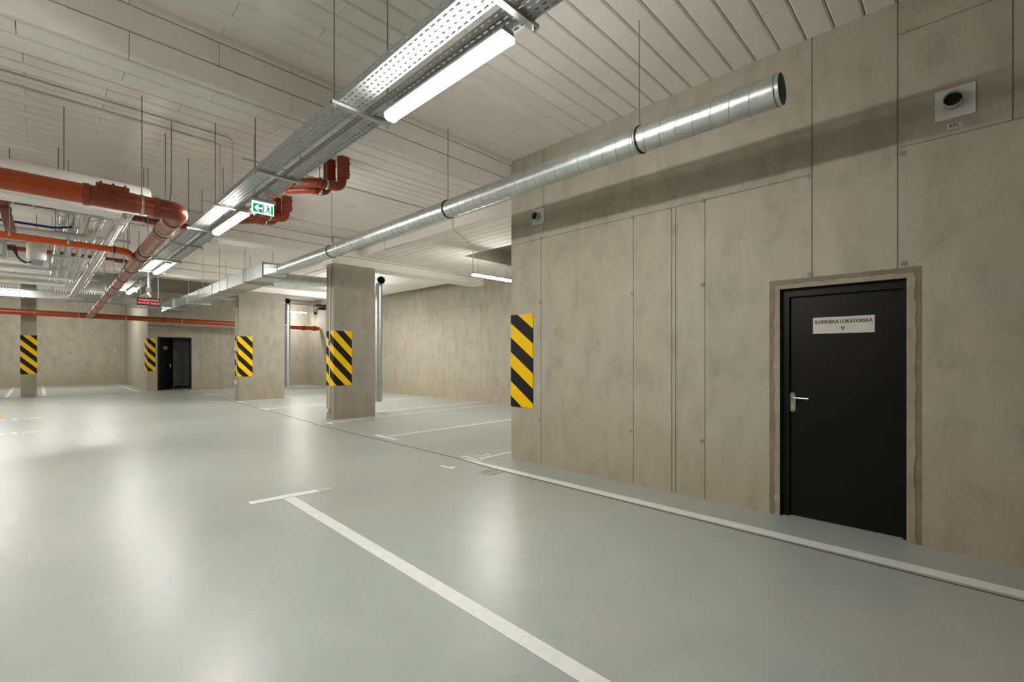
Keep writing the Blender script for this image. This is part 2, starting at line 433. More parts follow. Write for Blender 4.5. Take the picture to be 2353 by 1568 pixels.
# mortar band round the doorway
sm = MB().box(XW+.001, XW+.05, 1.245, 1.29, 0, 2.152).box(XW+.001, XW+.05, .228, .272, 0, 2.152).box(XW+.001, XW+.05, .272, 1.245, 2.108, 2.152)
sm.build('mortar_surround', MORTAR, wr)
def rag(a0, a1, z0, z1, vert):   # inner pale band with an uneven outer edge
    n = 26; m = MB(); pts = []
    for i in range(n+1):
        t = i/n; w_ = random.uniform(-.008, .009)
        pts.append((t, w_))
    for i in range(n):
        (t0, w0), (t1, w1) = pts[i], pts[i+1]
        if vert:
            za, zb = z0+(z1-z0)*t0, z0+(z1-z0)*t1
            ia, oa = a0, a1
            s = 1 if oa > ia else -1
            q = [(XW-.002, ia, za), (XW-.002, oa+s*w0, za), (XW-.002, oa+s*w1, zb), (XW-.002, ia, zb)]
        else:
            ya, yb = a0+(a1-a0)*t0, a0+(a1-a0)*t1
            q = [(XW-.002, ya, z0), (XW-.002, yb, z0), (XW-.002, yb, z1+w1), (XW-.002, ya, z1+w0)]
        qb = [(x+.05, y, z) for x, y, z in q]
        m.add(q+qb, [(0, 1, 2, 3), (7, 6, 5, 4), (0, 4, 5, 1), (1, 5, 6, 2), (2, 6, 7, 3), (3, 7, 4, 0)])
    return m
rg = rag(1.204, 1.248, 0, 2.0695, True); r2 = rag(.32, .268, 0, 2.0695, True); r3 = rag(.272, 1.245, 2.07, 2.108, False)
for r in (r2, r3): rg.add(r.v, r.f)
rg.build('mortar_edge', MORTAR_L, wr)
# other walls
def pwall(name, axis, face, a0, a1, seams, sgn, zseam=3.15, thick=.3, upper=None, openings=(), ties=()):
    """wall with recessed formwork seams: panels in two lifts"""
    lo, hi = sorted((face-sgn*D, face-sgn*thick)); m = MB()
    def bx(p0, p1, z0, z1):
        if axis == 0: m.box(lo, hi, p0, p1, z0, z1)
        else: m.box(p0, p1, lo, hi, z0, z1)
    cur = a0
    for (p0, p1, zt_) in openings:
        bx(cur, p0, 0, CZ+BT); bx(p0, p1, zt_, CZ+BT); cur = p1
    bx(cur, a1, 0, CZ+BT)
    org = (face, (a0+a1)/2, 0) if axis == 0 else ((a0+a1)/2, face, 0)
    o = struct(m.build(name, CONC_C, org=org))
    def lift(ss, z0, z1, e0):
        e = [a0]+list(ss)+[a1]
        for i in range(len(e)-1):
            cuts = [(p0, p1, zt_) for p0, p1, zt_ in openings if p0 < e[i+1] and p1 > e[i] and z0 < zt_]
            base = ('l' if i else '')+('r' if i < len(e)-2 else '')+e0
            if not cuts: panel_piece(o, [(e[i], e[i+1], z0, z1, base)], axis, face, sgn=sgn); continue
            p0, p1, zt_ = cuts[0]; rs = []
            if p0 > e[i]: rs.append((e[i], p0, z0, zt_, base.replace('r', '').replace('t', '')))
            if p1 < e[i+1]: rs.append((p1, e[i+1], z0, zt_, base.replace('l', '').replace('t', '')))
            rs.append((e[i], e[i+1], zt_, z1, base)); panel_piece(o, rs, axis, face, sgn=sgn)
    lift(seams, 0, zseam, 't'); lift(upper if upper is not None else seams, zseam, CZ+BT, 'b')
    dv = (sgn, 0, 0) if axis == 0 else (0, sgn, 0)
    for a, z in ties:
        p = (face+sgn*.001, a, z) if axis == 0 else (a, face+sgn*.001, z)
        tie(o, p, dv, .028)
    return o
XF = 10.05
pwall('wall_far_right', 0, XF, 4.64, 25.1, (5.6, 8.3, 11.2, 14.1, 16.4, 19.4, 22.3), -1, 3.16, upper=(8.3, 12.6, 14.1, 16.2, 19.4, 22.3),
      ties=[(y, z) for y in (11.25, 11.86, 13.26, 14.45, 15.86, 17.0) for z in (.6, 2.26, 3.12)])
pwall('wall_back', 1, 25.1, 3.3, 10.35, (5.2, 6.0, 6.5, 8.9, 9.9), -1, 3.05, openings=((3.63, 4.86, 2.33),))
pwall('wall_far_left', 1, 32.7, -9.3, 3.3, (-6.2, -3.3, -.9, .26, 1.12, 3.13), -1, 3.5, ties=[(x, z) for x in (-.6, .85, 2.6) for z in (.7, 2.3)])
struct(B(3.3, 3.6, 25.4, 32.7, 0, CZ+BT).build('wall_return', CONC, org=(3.3, 29, 0)))
struct(B(XW+.3, 10.35, 4.34, 4.64, 0, CZ+BT).build('wall_bay_end', CONC, org=(7.5, 4.5, 0)))
struct(B(-9.3, -9.0, -6.3, 32.7, 0, CZ+BT).build('wall_left', CONC, org=(-9, 13, 0)))
struct(B(-9.3, XW+.3, -6.3, -6.0, 0, CZ+BT).build('wall_near', CONC, org=(0, -6, 0)))

# ---- columns -------------------------------------------------------------------
def column(x0, x1, y0, y1, z1, label, seam=None):
    o = struct(B(x0, x1, y0, y1, 0, seam or z1).build('column', CONC_C, org=((x0+x1)/2, (y0+y1)/2, 0)), label)
    if seam: B(x0+.004, x1-.004, y0+.004, y1-.004, seam, z1).build('upper_lift', CONC_C, o)
    return o
column(4.79, 5.84, 10.45, 10.85, 3.68, 'nearer concrete pillar with conduit and striped corner guard', 3.05)
column(4.62, 6.05, 17.1, 17.52, 3.70, 'farther wide concrete pillar in line behind the nearer one', 3.1)
column(-.45, -.04, 24.5, 24.9, CZ+BT, 'narrow concrete pillar at the far left before the end bays', 2.9)

# ---- hazard guards -------------------------------------------------------------
def hazard(pts, z0, z1, label, us, t=.012):
    """striped foam guard following a plan polyline (left to right as seen), thickness towards the viewer"""
    pts = [Vector((*p, 0)) for p in pts]; n = len(pts)
    nor = []
    for i in range(n-1):
        d = (pts[i+1]-pts[i]).normalized(); nor.append(Vector((d.y, -d.x, 0)))
    off = []
    for i in range(n):
        if i == 0: q = nor[0]
        elif i == n-1: q = nor[-1]
        else: q = nor[i-1]+nor[i]
        off.append(pts[i]+q*t)
    m = MB()
    V = []; UV = []; F = []
    for pl in (pts, off):
        for i in range(n):
            for z in (z0, z1): V.append(Vector((pl[i].x, pl[i].y, z))); UV.append((us[i], z))
    idx = lambda s, i, k: s*2*n+i*2+k
    for i in range(n-1):
        F += [(idx(1, i, 0), idx(1, i+1, 0), idx(1, i+1, 1), idx(1, i, 1)), (idx(0, i, 1), idx(0, i+1, 1), idx(0, i+1, 0), idx(0, i, 0)),
              (idx(0, i, 0), idx(0, i+1, 0), idx(1, i+1, 0), idx(1, i, 0)), (idx(1, i, 1), idx(1, i+1, 1), idx(0, i+1, 1), idx(0, i, 1))]
    F += [(idx(0, 0, 0), idx(1, 0, 0), idx(1, 0, 1), idx(0, 0, 1)), (idx(1, n-1, 0), idx(0, n-1, 0), idx(0, n-1, 1), idx(1, n-1, 1))]
    m.add(V, F); o = m.build('corner_guard', HAZ)
    me = o.data; uv = me.uv_layers.new(name='UVMap')
    for lp in me.loops: uv.data[lp.index].uv = UV[lp.vertex_index]
    return tag(o, label, 'guard')
hazard([(XW, 4.64), (XW, 4.224)], .748, 2.048, 'black and yellow striped guard on the end of the near right wall', (.17, .56))
hazard([(4.79, 10.83), (4.79, 10.45), (5.225, 10.45)], .784, 2.065, 'black and yellow striped guard wrapped round the nearer pillar', (.157, .489, 1.098))
hazard([(4.62, 17.5), (4.62, 17.1), (5.03, 17.1)], .805, 2.138, 'black and yellow striped guard wrapped round the farther pillar', (.04, .404, .978))
hazard([(-.46, 24.5), (-.03, 24.5)], .823, 2.25, 'black and yellow striped guard on the narrow far left pillar', (.495, 1.097))
hazard([(3.3, 25.9), (3.3, 25.1), (3.55, 25.1)], .853, 2.27, 'black and yellow striped guard beside the far open door', (.2, .513, .863))

# ---- near door -----------------------------------------------------------------
door = struct(thing('door_1', (4.84, .76, 0), 'closed black steel door with a name plate in the right wall', 'door'))
del door['category']
fr = MB().box(4.80, 4.90, 1.144, 1.204, 0, 2.07).box(4.80, 4.90, .32, .345, 0, 2.07).box(4.80, 4.90, .345, 1.144, 2.0, 2.07)
fr.build('door_frame', DOORB, door)
leaf = B(4.835, 4.89, .346, 1.143, .006, 1.998).build('door_leaf', DOORB, door)
pl = B(4.831, 4.835, .526, .963, 1.657, 1.80).build('name_plate', PLATE, door)
for dy_ in (-.0009, .0009):
    text('KOMORKA LOKATORSKA', .044, INK, pl, frame((4.8305, .744+dy_, 1.757), (0, -1, 0), (0, 0, 1)), 'plate_text', bold=0., xs=.785)
text('9', .046, INK, pl, frame((4.8305, .744, 1.697), (0, -1, 0), (0, 0, 1)), 'plate_number', bold=.0004, xs=1.25)
hp = [(1.123+.026*math.cos(a), (1.10 if math.sin(a) >= 0 else .975)+.026*math.sin(a)) for a in [math.pi*2*k/20+.01 for k in range(20)]]
ho = MB().prism(hp, 0, 4.828, 4.836).build('handle_plate', STEEL, door)
MB().tube(fillet([(4.83, 1.118, 1.082), (4.775, 1.118, 1.082), (4.775, .985, 1.079)], .02), .009, 10).build('lever', STEEL, ho)
MB().tube([(4.829, 1.123, 1.09), (4.822, 1.123, 1.09)], .021, 16).build('rose', STEEL, ho)
MB().tube([(4.829, 1.123, 1.0), (4.825, 1.123, 1.0)], .011, 14).box(4.824, 4.829, 1.118, 1.128, .975, 1.0).build('key_cylinder', GALV2, ho)

# ---- far open door ---------------------------------------------------------------
d2 = struct(thing('door_2', (4.25, 25.2, 0), 'far black door standing ajar with storage cages beyond', 'door')); del d2['category']
MB().box(3.63, 3.70, 25.08, 25.25, 0, 2.33).box(4.80, 4.86, 25.08, 25.25, 0, 2.33).box(3.70, 4.80, 25.08, 25.25, 2.27, 2.33).build('door_frame', DOORB, d2)
lf = MB().bar((3.70, 25.2, 1.14), (4.20, 25.62, 1.14), .05, 2.24).build('door_leaf', DOORB, d2)
MB().bar((3.86, 25.30, 1.86), (4.03, 25.442, 1.86), .005, .15).build('door_sign', STORE, d2)
MB().tube([(4.15, 25.55, 1.12), (4.18, 25.49, 1.12), (4.09, 25.42, 1.12)], .012, 8).box(4.13, 4.165, 25.52, 25.54, 1.0, 1.16).build('door_handle', STEEL, d2)
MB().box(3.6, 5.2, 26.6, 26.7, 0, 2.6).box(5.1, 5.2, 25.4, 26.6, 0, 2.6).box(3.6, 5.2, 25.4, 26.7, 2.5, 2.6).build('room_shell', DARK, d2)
cg = MB()
for x in (4.36, 4.72, 4.98): cg.box(x, x+.04, 26.2, 26.24, 0, 2.4)
for z in (.25, 1.15, 2.15): cg.box(4.36, 5.0, 26.2, 26.24, z, z+.04)
cg.bar((4.38, 26.2, 2.15), (4.72, 26.2, 1.2), .03, .05, (0, 1, 0)).bar((4.38, 26.2, 1.15), (4.72, 26.2, .3), .03, .05, (0, 1, 0)).box(4.37, 4.99, 26.25, 26.27, .1, 2.3)
cg.build('storage_cage', STORE, d2)

# ------------------------------------------------------------------ floor joints and paint
def strip(pts, wd, z0=.0005, z1=.0022):
    m = MB()
    for a, b in zip(pts[:-1], pts[1:]): m.bar((*a, (z0+z1)/2), (*b, (z0+z1)/2), wd, z1-z0)
    return m
strip([(4.69, 24.6), (4.22, 10.2), (4.16, 10.0), (4.19, 5.2), (4.125, 4.4), (4.03, -6)], .022).build('expansion_joint', JOINT, floor)
strip([(-9, 24.25), (3.3, 24.0), (4.69, 24.6)], .03).build('expansion_joint', JOINT, floor)
def paint(polys, label, mat=WHITE, name='painted_line', group=None, z=.0032):
    m = MB()
    for pg in polys: m.prism(pg, 2, .0004, z)
    return tag(m.build(name, mat), label, 'floor marking', group)
def T(bar, line): return [bar, line]
paint([[(1.461, 5.011), (2.12, 4.945), (2.12, 5.073), (1.463, 5.121)], [(1.682, 1.0), (1.782, 1.0), (1.858, 4.98), (1.75, 5.0)]],
      'thick fresh white T-shaped bay line in the foreground floor')
paint([[(2.122, 4.945), (2.245, 4.934), (2.288, 5.07), (2.122, 5.073)]], 'faded end of the white bar next to the foreground line', FAINT, 'faded_line')
paint([[(4.135, -6), (4.262, -6), (4.262, 4.9), (4.25, 5.02), (4.19, 5.1), (4.145, 4.4)]], 'long white line running along the foot of the right wall')
paint([[(4.27, 4.82), (4.35, 4.80), (4.40, 5.25), (4.29, 5.24)], [(4.33, 4.87), (5.4, 4.90), (5.4, 4.99), (4.36, 4.97)]], 'worn cream T-shaped bay line beside the wall corner', CREAM, 'worn_line')
paint([[(4.335, 7.11), (4.41, 7.10), (4.447, 7.86), (4.337, 7.82)], [(4.44, 7.47), (9.6, 7.50), (9.6, 7.59), (4.45, 7.55)]], 'white T-shaped bay line between the near wall corner and the nearer pillar')
paint([[(4.40, 9.76), (4.49, 9.75), (4.57, 10.13), (4.41, 10.10)], [(4.55, 10.07), (9.8, 10.18), (9.8, 10.26), (4.55, 10.15)]], 'white bay line just in front of the nearer pillar')
for (y, xa, lab) in [(11.12, 5.9, 'white bay line just behind the nearer pillar'), (13.95, 4.46, 'pale bay line midway between the two pillars'),
                     (17.85, 6.1, 'white bay line just behind the farther pillar'), (20.85, 4.6, 'second bay line behind the farther pillar'),
                     (23.7, 4.7, 'last bay line before the far door wall')]:
    pg = [[(xa, y-.045), (9.9, y-.045), (9.9, y+.045), (xa, y+.045)]]
    if xa < 5: pg.append([(xa-.1, y-.35), (xa, y-.35), (xa, y+.35), (xa-.1, y+.35)])
    paint(pg, lab)
paint([[(4.50, 16.35), (4.60, 16.35), (4.60, 17.0), (4.50, 17.0)], [(4.6, 16.86), (9.9, 16.86), (9.9, 16.95), (4.6, 16.95)]], 'white bay line just in front of the farther pillar')
for x, lab in [(-.80, 'white end-bay line left of the narrow pillar'), (.17, 'white end-bay line right of the narrow pillar'), (2.91, 'white end-bay line along the projecting wall')]:
    paint([[(x-.05, 24.6), (x+.05, 24.6), (x+.03, 32.3), (x-.07, 32.3)]], lab, CREAM)
def ftext(s, size, loc, right, up, label, mat=WHITE, bold=.006, xs=1.):
    o = thing('floor_lettering', (*loc, .001), label, 'floor marking')
    text(s, size, mat, o, frame((*loc, .0022), right, up), 'letters', bold=bold, extr=.001, xs=xs); return o
ftext('3', .34, (4.58, 5.07), (0, -1, 0), (1, 0, 0), 'white number 3 painted beside the worn cream bay line', bold=.004, xs=.8)
ftext('1', .36, (4.72, 9.86), (0, -1, 0), (1, 0, 0), 'white figure 1 painted in front of the nearer pillar', bold=.008)
paint([[(3.725, 4.74), (3.765, 4.735), (3.835, 4.78), (3.85, 4.84), (3.80, 4.85), (3.785, 4.81), (3.775, 5.0), (3.735, 5.0)]], 'small white hook-shaped mark on the floor near the drain', name='painted_mark')
# stencilled lines at the left edge
for yc, lab in ((15.78, 'farther row of white stencilled characters at the left edge of the floor'), (12.92, 'nearer row of white stencilled characters at the left edge of the floor')):
    s = 1. if yc > 15 else .86
    o = thing('floor_lettering', (0, yc, .001), lab, 'floor marking')
    text('2SP', .42*s, WHITE, o, frame((-.10*s, yc, .0022), (1, 0, 0), (0, 1, 0)), 'letters', bold=.006, extr=.001, xs=.55)
    B(-.37*s-.045, -.37*s+.03, yc-.17*s, yc+.13*s, .0004, .0032).build('block', WHITE, o)
    text('ES', .42*s, WHITE, o, frame((-.62*s, yc-.03, .0022), (1, 0, 0), (0, 1, 0)), 'letters', bold=.006, extr=.001, xs=.55)
paint([[(-1.6, 16.5), (-.60, 16.5), (-.62, 17.8), (-1.6, 17.8)]], 'yellow floor paint patch cut by the left edge', YELLOWP, 'painted_patch')
# drain
dr = thing('floor_drain', (3.975, 4.26, 0), 'square beige floor drain grate beside the white wall line', 'drain')
B(3.865, 4.085, 4.15, 4.37, .0005, .006).build('grate', simple('drain_plate', (.42, .38, .30), .5), dr)
sl = MB()
for dx in (-.022, .022):
    for dy in (-.022, .022): sl.tube([(3.975+dx, 4.26+dy, .0055), (3.975+dx, 4.26+dy, .007)], .012, 10)
tag(sl.build('round_hole', BLACK, dr), kind='stuff')
sl = MB()
for k in range(4):
    c, s = math.cos(k*math.pi/2), math.sin(k*math.pi/2)
    for off in (-.045, -.015, .015, .045):
        p = lambda r_: (3.975+c*r_-s*off, 4.26+s*r_+c*off, .0063)
        sl.bar(p(.062), p(.097), .007, .0014)
tag(sl.build('slot', JOINT, dr), kind='stuff')

# ------------------------------------------------------------------ tube lights
def lamp(p0, p1, z, ztop, label, wd=.098, ht=.078, hang=True):
    """sealed tube light between plan points p0, p1; z = centre height; hung on two wires from ztop"""
    p0, p1 = Vector((*p0, z)), Vector((*p1, z)); d = (p1-p0).normalized(); L_ = (p1-p0).length
    sd = d.cross(Vector((0, 0, 1))); c = (p0+p1)/2
    o = thing('tube_light', (c.x, c.y, z), label, 'lamp', 'sealed tube lights')
    def sec(prof, a, b):
        m = MB(); n = len(prof)
        v = [a+sd*x+Vector((0, 0, y)) for x, y in prof]+[b+sd*x+Vector((0, 0, y)) for x, y in prof]
        m.add(v, [tuple(range(n)), tuple(range(2*n-1, n-1, -1))]+[(i, i+n, (i+1) % n+n, (i+1) % n) for i in range(n)]); return m
    w2 = wd/2
    sec([(-w2, ht*.14), (w2, ht*.14), (w2*.72, ht*.5), (-w2*.72, ht*.5)], p0, p1).build('housing', PGREY, o)
    sec([(-w2*.55, -ht*.5), (w2*.55, -ht*.5), (w2*.85, -ht*.3), (w2*.96, ht*.13), (-w2*.96, ht*.13), (-w2*.85, -ht*.3)], p0+d*.012, p1-d*.012).build('diffuser', GLOW, o)
    for e, s in ((p0, 1), (p1, -1)):
        sec([(-w2*.6, -ht*.52), (w2*.6, -ht*.52), (w2*1.0, -ht*.3), (w2*1.0, ht*.12), (-w2*1.0, ht*.12), (-w2*1.0, -ht*.3)], e, e+d*s*.011).build('end_cap', CAPGLOW, o)
    if hang:
        for t in (.12, .88):
            q = p0.lerp(p1, t); MB().tube([(q.x, q.y, z+ht*.45), (q.x, q.y, ztop)], .0035, 6).build('suspension_wire', ROD, o)
    return o
LX = 1.775; TZ = 3.285
lamp((LX, 1.76), (LX, 2.96), 3.19, TZ, 'big bright tube light nearest the camera, below the cable trays')
lamp((LX-.02, 6.25), (LX-.03, 7.50), 3.20, TZ, 'second tube light along the trays, just past the green exit sign')
lamp((1.76, 10.95), (1.74, 12.25), 3.24, TZ, 'third tube light along the trays, above the red letter display')
lamp((1.76, 15.3), (1.74, 16.55), 3.23, TZ, 'fourth and smallest tube light of the aisle row')
lamp((6.70, 7.75), (7.90, 7.75), 3.285, 3.87, 'tube light hanging over the bays beside the near wall corner')
lamp((-1.6, 20.6), (-.35, 20.6), 3.44, CZ, 'far tube light at the left edge in front of the metal duct')
lamp((8.5, 24.0), (9.56, 24.0), 3.72, CZ+BT, 'tube light on the far wall between the two pillars')
lamp((6.6, 14.0), (7.8, 14.0), 3.40, 3.87, 'added tube light hidden behind the nearer pillar')  # added unseen lamp, brightens the bays between the pillars
lamp((6.4, 20.9), (7.6, 20.9), 3.40, CZ+BT, 'added tube light hidden behind the farther pillar')  # added out of view to light the bays past the farther pillar
for y, z_, lab in ((2.2, 3.3, 'added unseen left row tube light level with the foreground'), (6.55, 2.8, 'added unseen left row tube light below the thick orange pipe'),
                   (11.9, 3.1, 'added unseen left row tube light past the second beam'), (17.5, 3.1, 'added unseen left row tube light farthest out of frame')):
    lamp((-2.0, y), (-2.0, y+1.2), z_, CZ, lab)  # the whole left row is added outside the view to raise the brightness
lamp((7.0, 15.6), (8.2, 15.6), 3.815, 3.87, 'added unseen tube light fixed under the dropped ceiling before the farther pillar')  # extra lamp added to light the second bay, kept out of view
lamp((6.0, 12.9), (7.0, 12.9), 3.45, 3.87, 'added unseen tube light close behind the nearer pillar')  # added behind the pillar to lift the far right wall
for x, zt_, lab in ((-2.3, CZ, 'added unseen tube light over the end bays left of the narrow pillar'), (-.5, CZ, 'added unseen tube light over the middle of the end bays'), (1.4, CZ+BT, 'added unseen tube light over the end bays beside the projecting wall')):
    lamp((x, 28.6), (x+1.2, 28.6), 4.02, zt_, lab)  # these three are added, hidden by the wide duct, to brighten the end bays

# ------------------------------------------------------------------ cable trays
def tray(x0, x1, z, y0, y1, label, pitch=.055, side=.05, rows=(.14, .38, .62, .86)):
    o = thing('cable_tray', ((x0+x1)/2, (y0+y1)/2, z), label, 'cable tray', 'perforated cable trays along the aisle')
    W = x1-x0; m = MB(); sw = .0115
    edges = [0.]
    for r in rows: edges += [r*W-sw/2, r*W+sw/2]
    edges.append(W)
    for i in range(len(edges)-1):
        a, b = x0+edges[i], x0+edges[i+1]
        if i % 2 == 0: m.quad((a, y0, z), (b, y0, z), (b, y1, z), (a, y1, z))
        else:
            k = 0; y = y0+(.02 if (i//2) % 2 else 0)
            if y > y0: m.quad((a, y0, z), (b, y0, z), (b, y, z), (a, y, z))
            sl_ = .034 if (i//2) in (0, 3) else .024
            while y < y1-pitch:
                m.quad((a, y, z), (b, y, z), (b, y+pitch-sl_, z), (a, y+pitch-sl_, z)); y += pitch
    base = m.build('tray_floor', TRAY, o)
    s_ = base.modifiers.new('thickness', 'SOLIDIFY'); s_.thickness = .0015
    for x in (x0, x1):
        m = MB(); za, zb, zc = z, z+side*.45, z+side
        m.quad((x, y0, za), (x, y1, za), (x, y1, zb), (x, y0, zb)).quad((x, y0, zb+.010), (x, y1, zb+.010), (x, y1, zc), (x, y0, zc))
        y = y0
        while y < y1-pitch:
            m.quad((x, y, zb), (x, y+pitch*.5, zb), (x, y+pitch*.5, zb+.010), (x, y, zb+.010)); y += pitch
        m.quad((x, y0, zc), (x, y1, zc), (x+(.008 if x == x0 else -.008), y1, zc), (x+(.008 if x == x0 else -.008), y0, zc))
        sd_ = m.build('tray_side', TRAY, o); s_ = sd_.modifiers.new('thickness', 'SOLIDIFY'); s_.thickness = .0015
    return o
TZ = 3.285
tray(1.50, 1.66, TZ, -.8, 19.6, 'left of the two perforated cable trays, its underside lit white by the near lamp')
tray(1.745, 1.885, TZ, -.8, 19.6, 'right of the two perforated cable trays, above the tube lights')
def support(y, zt, label):
    o = thing('tray_support', (1.68, y, TZ-.02), label, 'bracket', 'strut brackets under the cable trays')
    z = TZ-.004
    m = MB().box(1.455, 1.925, y-.02, y+.02, z-.024, z-.021).box(1.455, 1.925, y-.02, y-.017, z-.021, z-.001).box(1.455, 1.925, y+.017, y+.02, z-.021, z-.001)
    m.box(1.455, 1.925, y-.017, y-.009, z-.004, z-.001).box(1.455, 1.925, y+.009, y+.017, z-.004, z-.001)
    m.build('channel', GALV2, o)
    for x in (1.478, 1.905):
        MB().tube([(x, y, z-.045), (x, y, zt)], .005, 8).build('threaded_rod', ROD, o)
        MB().tube([(x, y, z-.036), (x, y, z-.026)], .011, 6).build('nut', GALV2, o)
names = ['first', 'second', 'third', 'fourth', 'fifth', 'sixth', 'seventh', 'eighth', 'ninth', 'tenth', 'eleventh', 'twelfth']
for i, (y, zt) in enumerate([(.15, CZ), (1.69, CZ), (3.22, CZ), (4.94, 3.78), (6.40, CZ), (7.81, CZ), (9.08, CZ), (10.72, 3.80), (12.4, CZ), (14.1, CZ), (16.4, 3.8), (18.6, CZ)]):
    support(y, zt, names[i]+' strut bracket under the two cable trays, counted from the camera')

# ------------------------------------------------------------------ round duct, transition, rectangular duct
DX, DZ, DR = 3.49, 3.252, .103
du = thing('round_duct', (DX, 5.5, DZ), 'long spiral-seamed galvanised round duct hanging along the right wall', 'duct')
m = MB().tube([(DX, .873, DZ), (DX, 10.0, DZ)], DR, 40, caps=False); m.tube([(DX, 10.0, DZ), (DX, .873, DZ)], DR-.004, 40, caps=False)
m.ring((DX, .874, DZ), (0, 1, 0), DR-.004, DR, .002, 40); m.build('duct_body', GALV, du)
MB().tube([(DX, 3.5, DZ), (DX, 3.49, DZ)], DR-.005, 30).build('dark_interior', DARK, du)  # black disc paints the shade inside the open duct
m = MB(); pts = []
turns = (10.0-.98)/.131
N_ = int(turns*40)
for i in range(N_+1):
    a = 2*math.pi*i/40; pts.append((DX+math.cos(a)*(DR+.0008), .98+.131*i/40, DZ+math.sin(a)*(DR+.0008)))
m.tube(pts, .0024, 5); m.build('spiral_seam', GALV2, du)
for y in (.905, 1.93, 4.50, 7.70):
    if y > 1:
        MB().ring((DX, y, DZ), (0, 1, 0), DR, DR+.007, .022, 36).build('clamp_ring', GALV2, du)
        MB().ring((DX, y-.016, DZ), (0, 1, 0), DR, DR+.009, .009, 36).build('rubber_lining', BLACK, du)
        MB().tube([(DX, y, DZ+DR+.005), (DX, y, DZ+DR+.04)], .011, 8).build('clamp_nut', GALV2, du)
        MB().tube([(DX, y, DZ+DR+.02), (DX, y, CZ)], .0045, 8).build('hanging_rod', ROD, du)
    else: MB().ring((DX, y, DZ), (0, 1, 0), DR, DR+.004, .012, 36).build('end_bead', GALV2, du)
B(DX-DR*.78-.004, DX-DR*.78+.002, 4.9, 5.06, DZ+.055, DZ+.075).build('pink_label', simple('pink_label', (.45, .12, .16), .5), du)
# transition to rectangular
RX0, RX1, RZ0, RZ1, RY = 3.30, 3.78, 3.155, 3.435, 10.55
tr = thing('duct_transition', ((RX0+RX1)/2, 10.3, RZ0), 'flared steel piece joining the round duct to the square duct', 'duct fitting')
m = MB(); n = 40; A = []; Bq = []
for j in range(n):
    a = 2*math.pi*(j+.5)/n; c, s = math.cos(a), math.sin(a); A.append((DX+c*DR, 10.02, DZ+s*DR))
    k = 1/max(abs(c), abs(s)); Bq.append(((RX0+RX1)/2+c*k*(RX1-RX0)/2, RY, (RZ0+RZ1)/2+s*k*(RZ1-RZ0)/2))
m.add(A+Bq, [(j, j+n, (j+1) % n+n, (j+1) % n) for j in range(n)]); m.build('flare', GALV, tr)
MB().ring((DX, 10.0, DZ), (0, 1, 0), DR, DR+.006, .05, 36).build('collar', GALV2, tr)
def flange(par, y, name='flange', g=.022, t=.025):
    return MB().box(RX0-g, RX0, y-t/2, y+t/2, RZ0-g, RZ1+g).box(RX1, RX1+g, y-t/2, y+t/2, RZ0-g, RZ1+g).box(RX0, RX1, y-t/2, y+t/2, RZ0-g, RZ0).box(RX0, RX1, y-t/2, y+t/2, RZ1, RZ1+g).build(name, GALV2, par)
flange(tr, RY+.0)
rd = thing('rectangular_duct', ((RX0+RX1)/2, 15, RZ0), 'square-section galvanised duct running away from the flared piece', 'duct')
B(RX0, RX1, RY+.013, 19.6, RZ0, RZ1).build('duct_body', GALV, rd)
for y in (11.85, 13.15, 14.6, 16.1, 17.6): flange(rd, y, g=.018)
MB().box(RX0-.06, RX1+.06, 19.6, 21.6, RZ0, RZ1+.05).build('duct_corner', GALV, rd)
for i, y in enumerate((11.55, 13.7, 15.4, 17.2)):
    o = thing('duct_hanger', ((RX0+RX1)/2, y, RZ0-.04), names[i]+' strut hanger under the square duct, counted from the flared piece', 'bracket', 'strut hangers under the square duct')
    B(RX0-.07, RX1+.07, y-.02, y+.02, RZ0-.042, RZ0-.001).build('channel', GALV2, o)
    for x in (RX0-.045, RX1+.045): MB().tube([(x, y, RZ0-.06), (x, y, 3.8 if 16.2 < y < 16.75 else CZ)], .005, 8).build('threaded_rod', ROD, o)
# duct running left along the far end + branch round duct
xd = thing('rectangular_duct', (-2, 21.8, 3.36), 'wide galvanised duct crossing the far end above the orange pipe', 'duct')
B(-8.8, RX0-.065, 21.55, 21.95, 3.38, 3.60).build('duct_body', GALV, xd)
for x in (-5, -3.4, -1.9, -.35, 1.15, 2.6): B(x-.015, x+.015, 21.53, 21.97, 3.36, 3.62).build('flange', GALV2, xd)
br = thing('round_duct', (5.0, 11.6, 3.4), 'spiral round branch duct crossing behind the nearer pillar', 'duct')
MB().tube([(RX1+.002, 11.75, 3.36), (5.85, 11.75, 3.38)], .118, 28).build('duct_body', GALV, br)
m = MB()
for k in range(15): m.ring((3.95+k*.131, 11.75, 3.361+.0085*k*.131), (1, 0, 0), .117, .1215, .006, 22)
m.build('spiral_seam', GALV2, br)
MB().ring((3.83, 11.75, 3.36), (1, 0, 0), .118, .128, .06, 24).build('collar', GALV2, br)
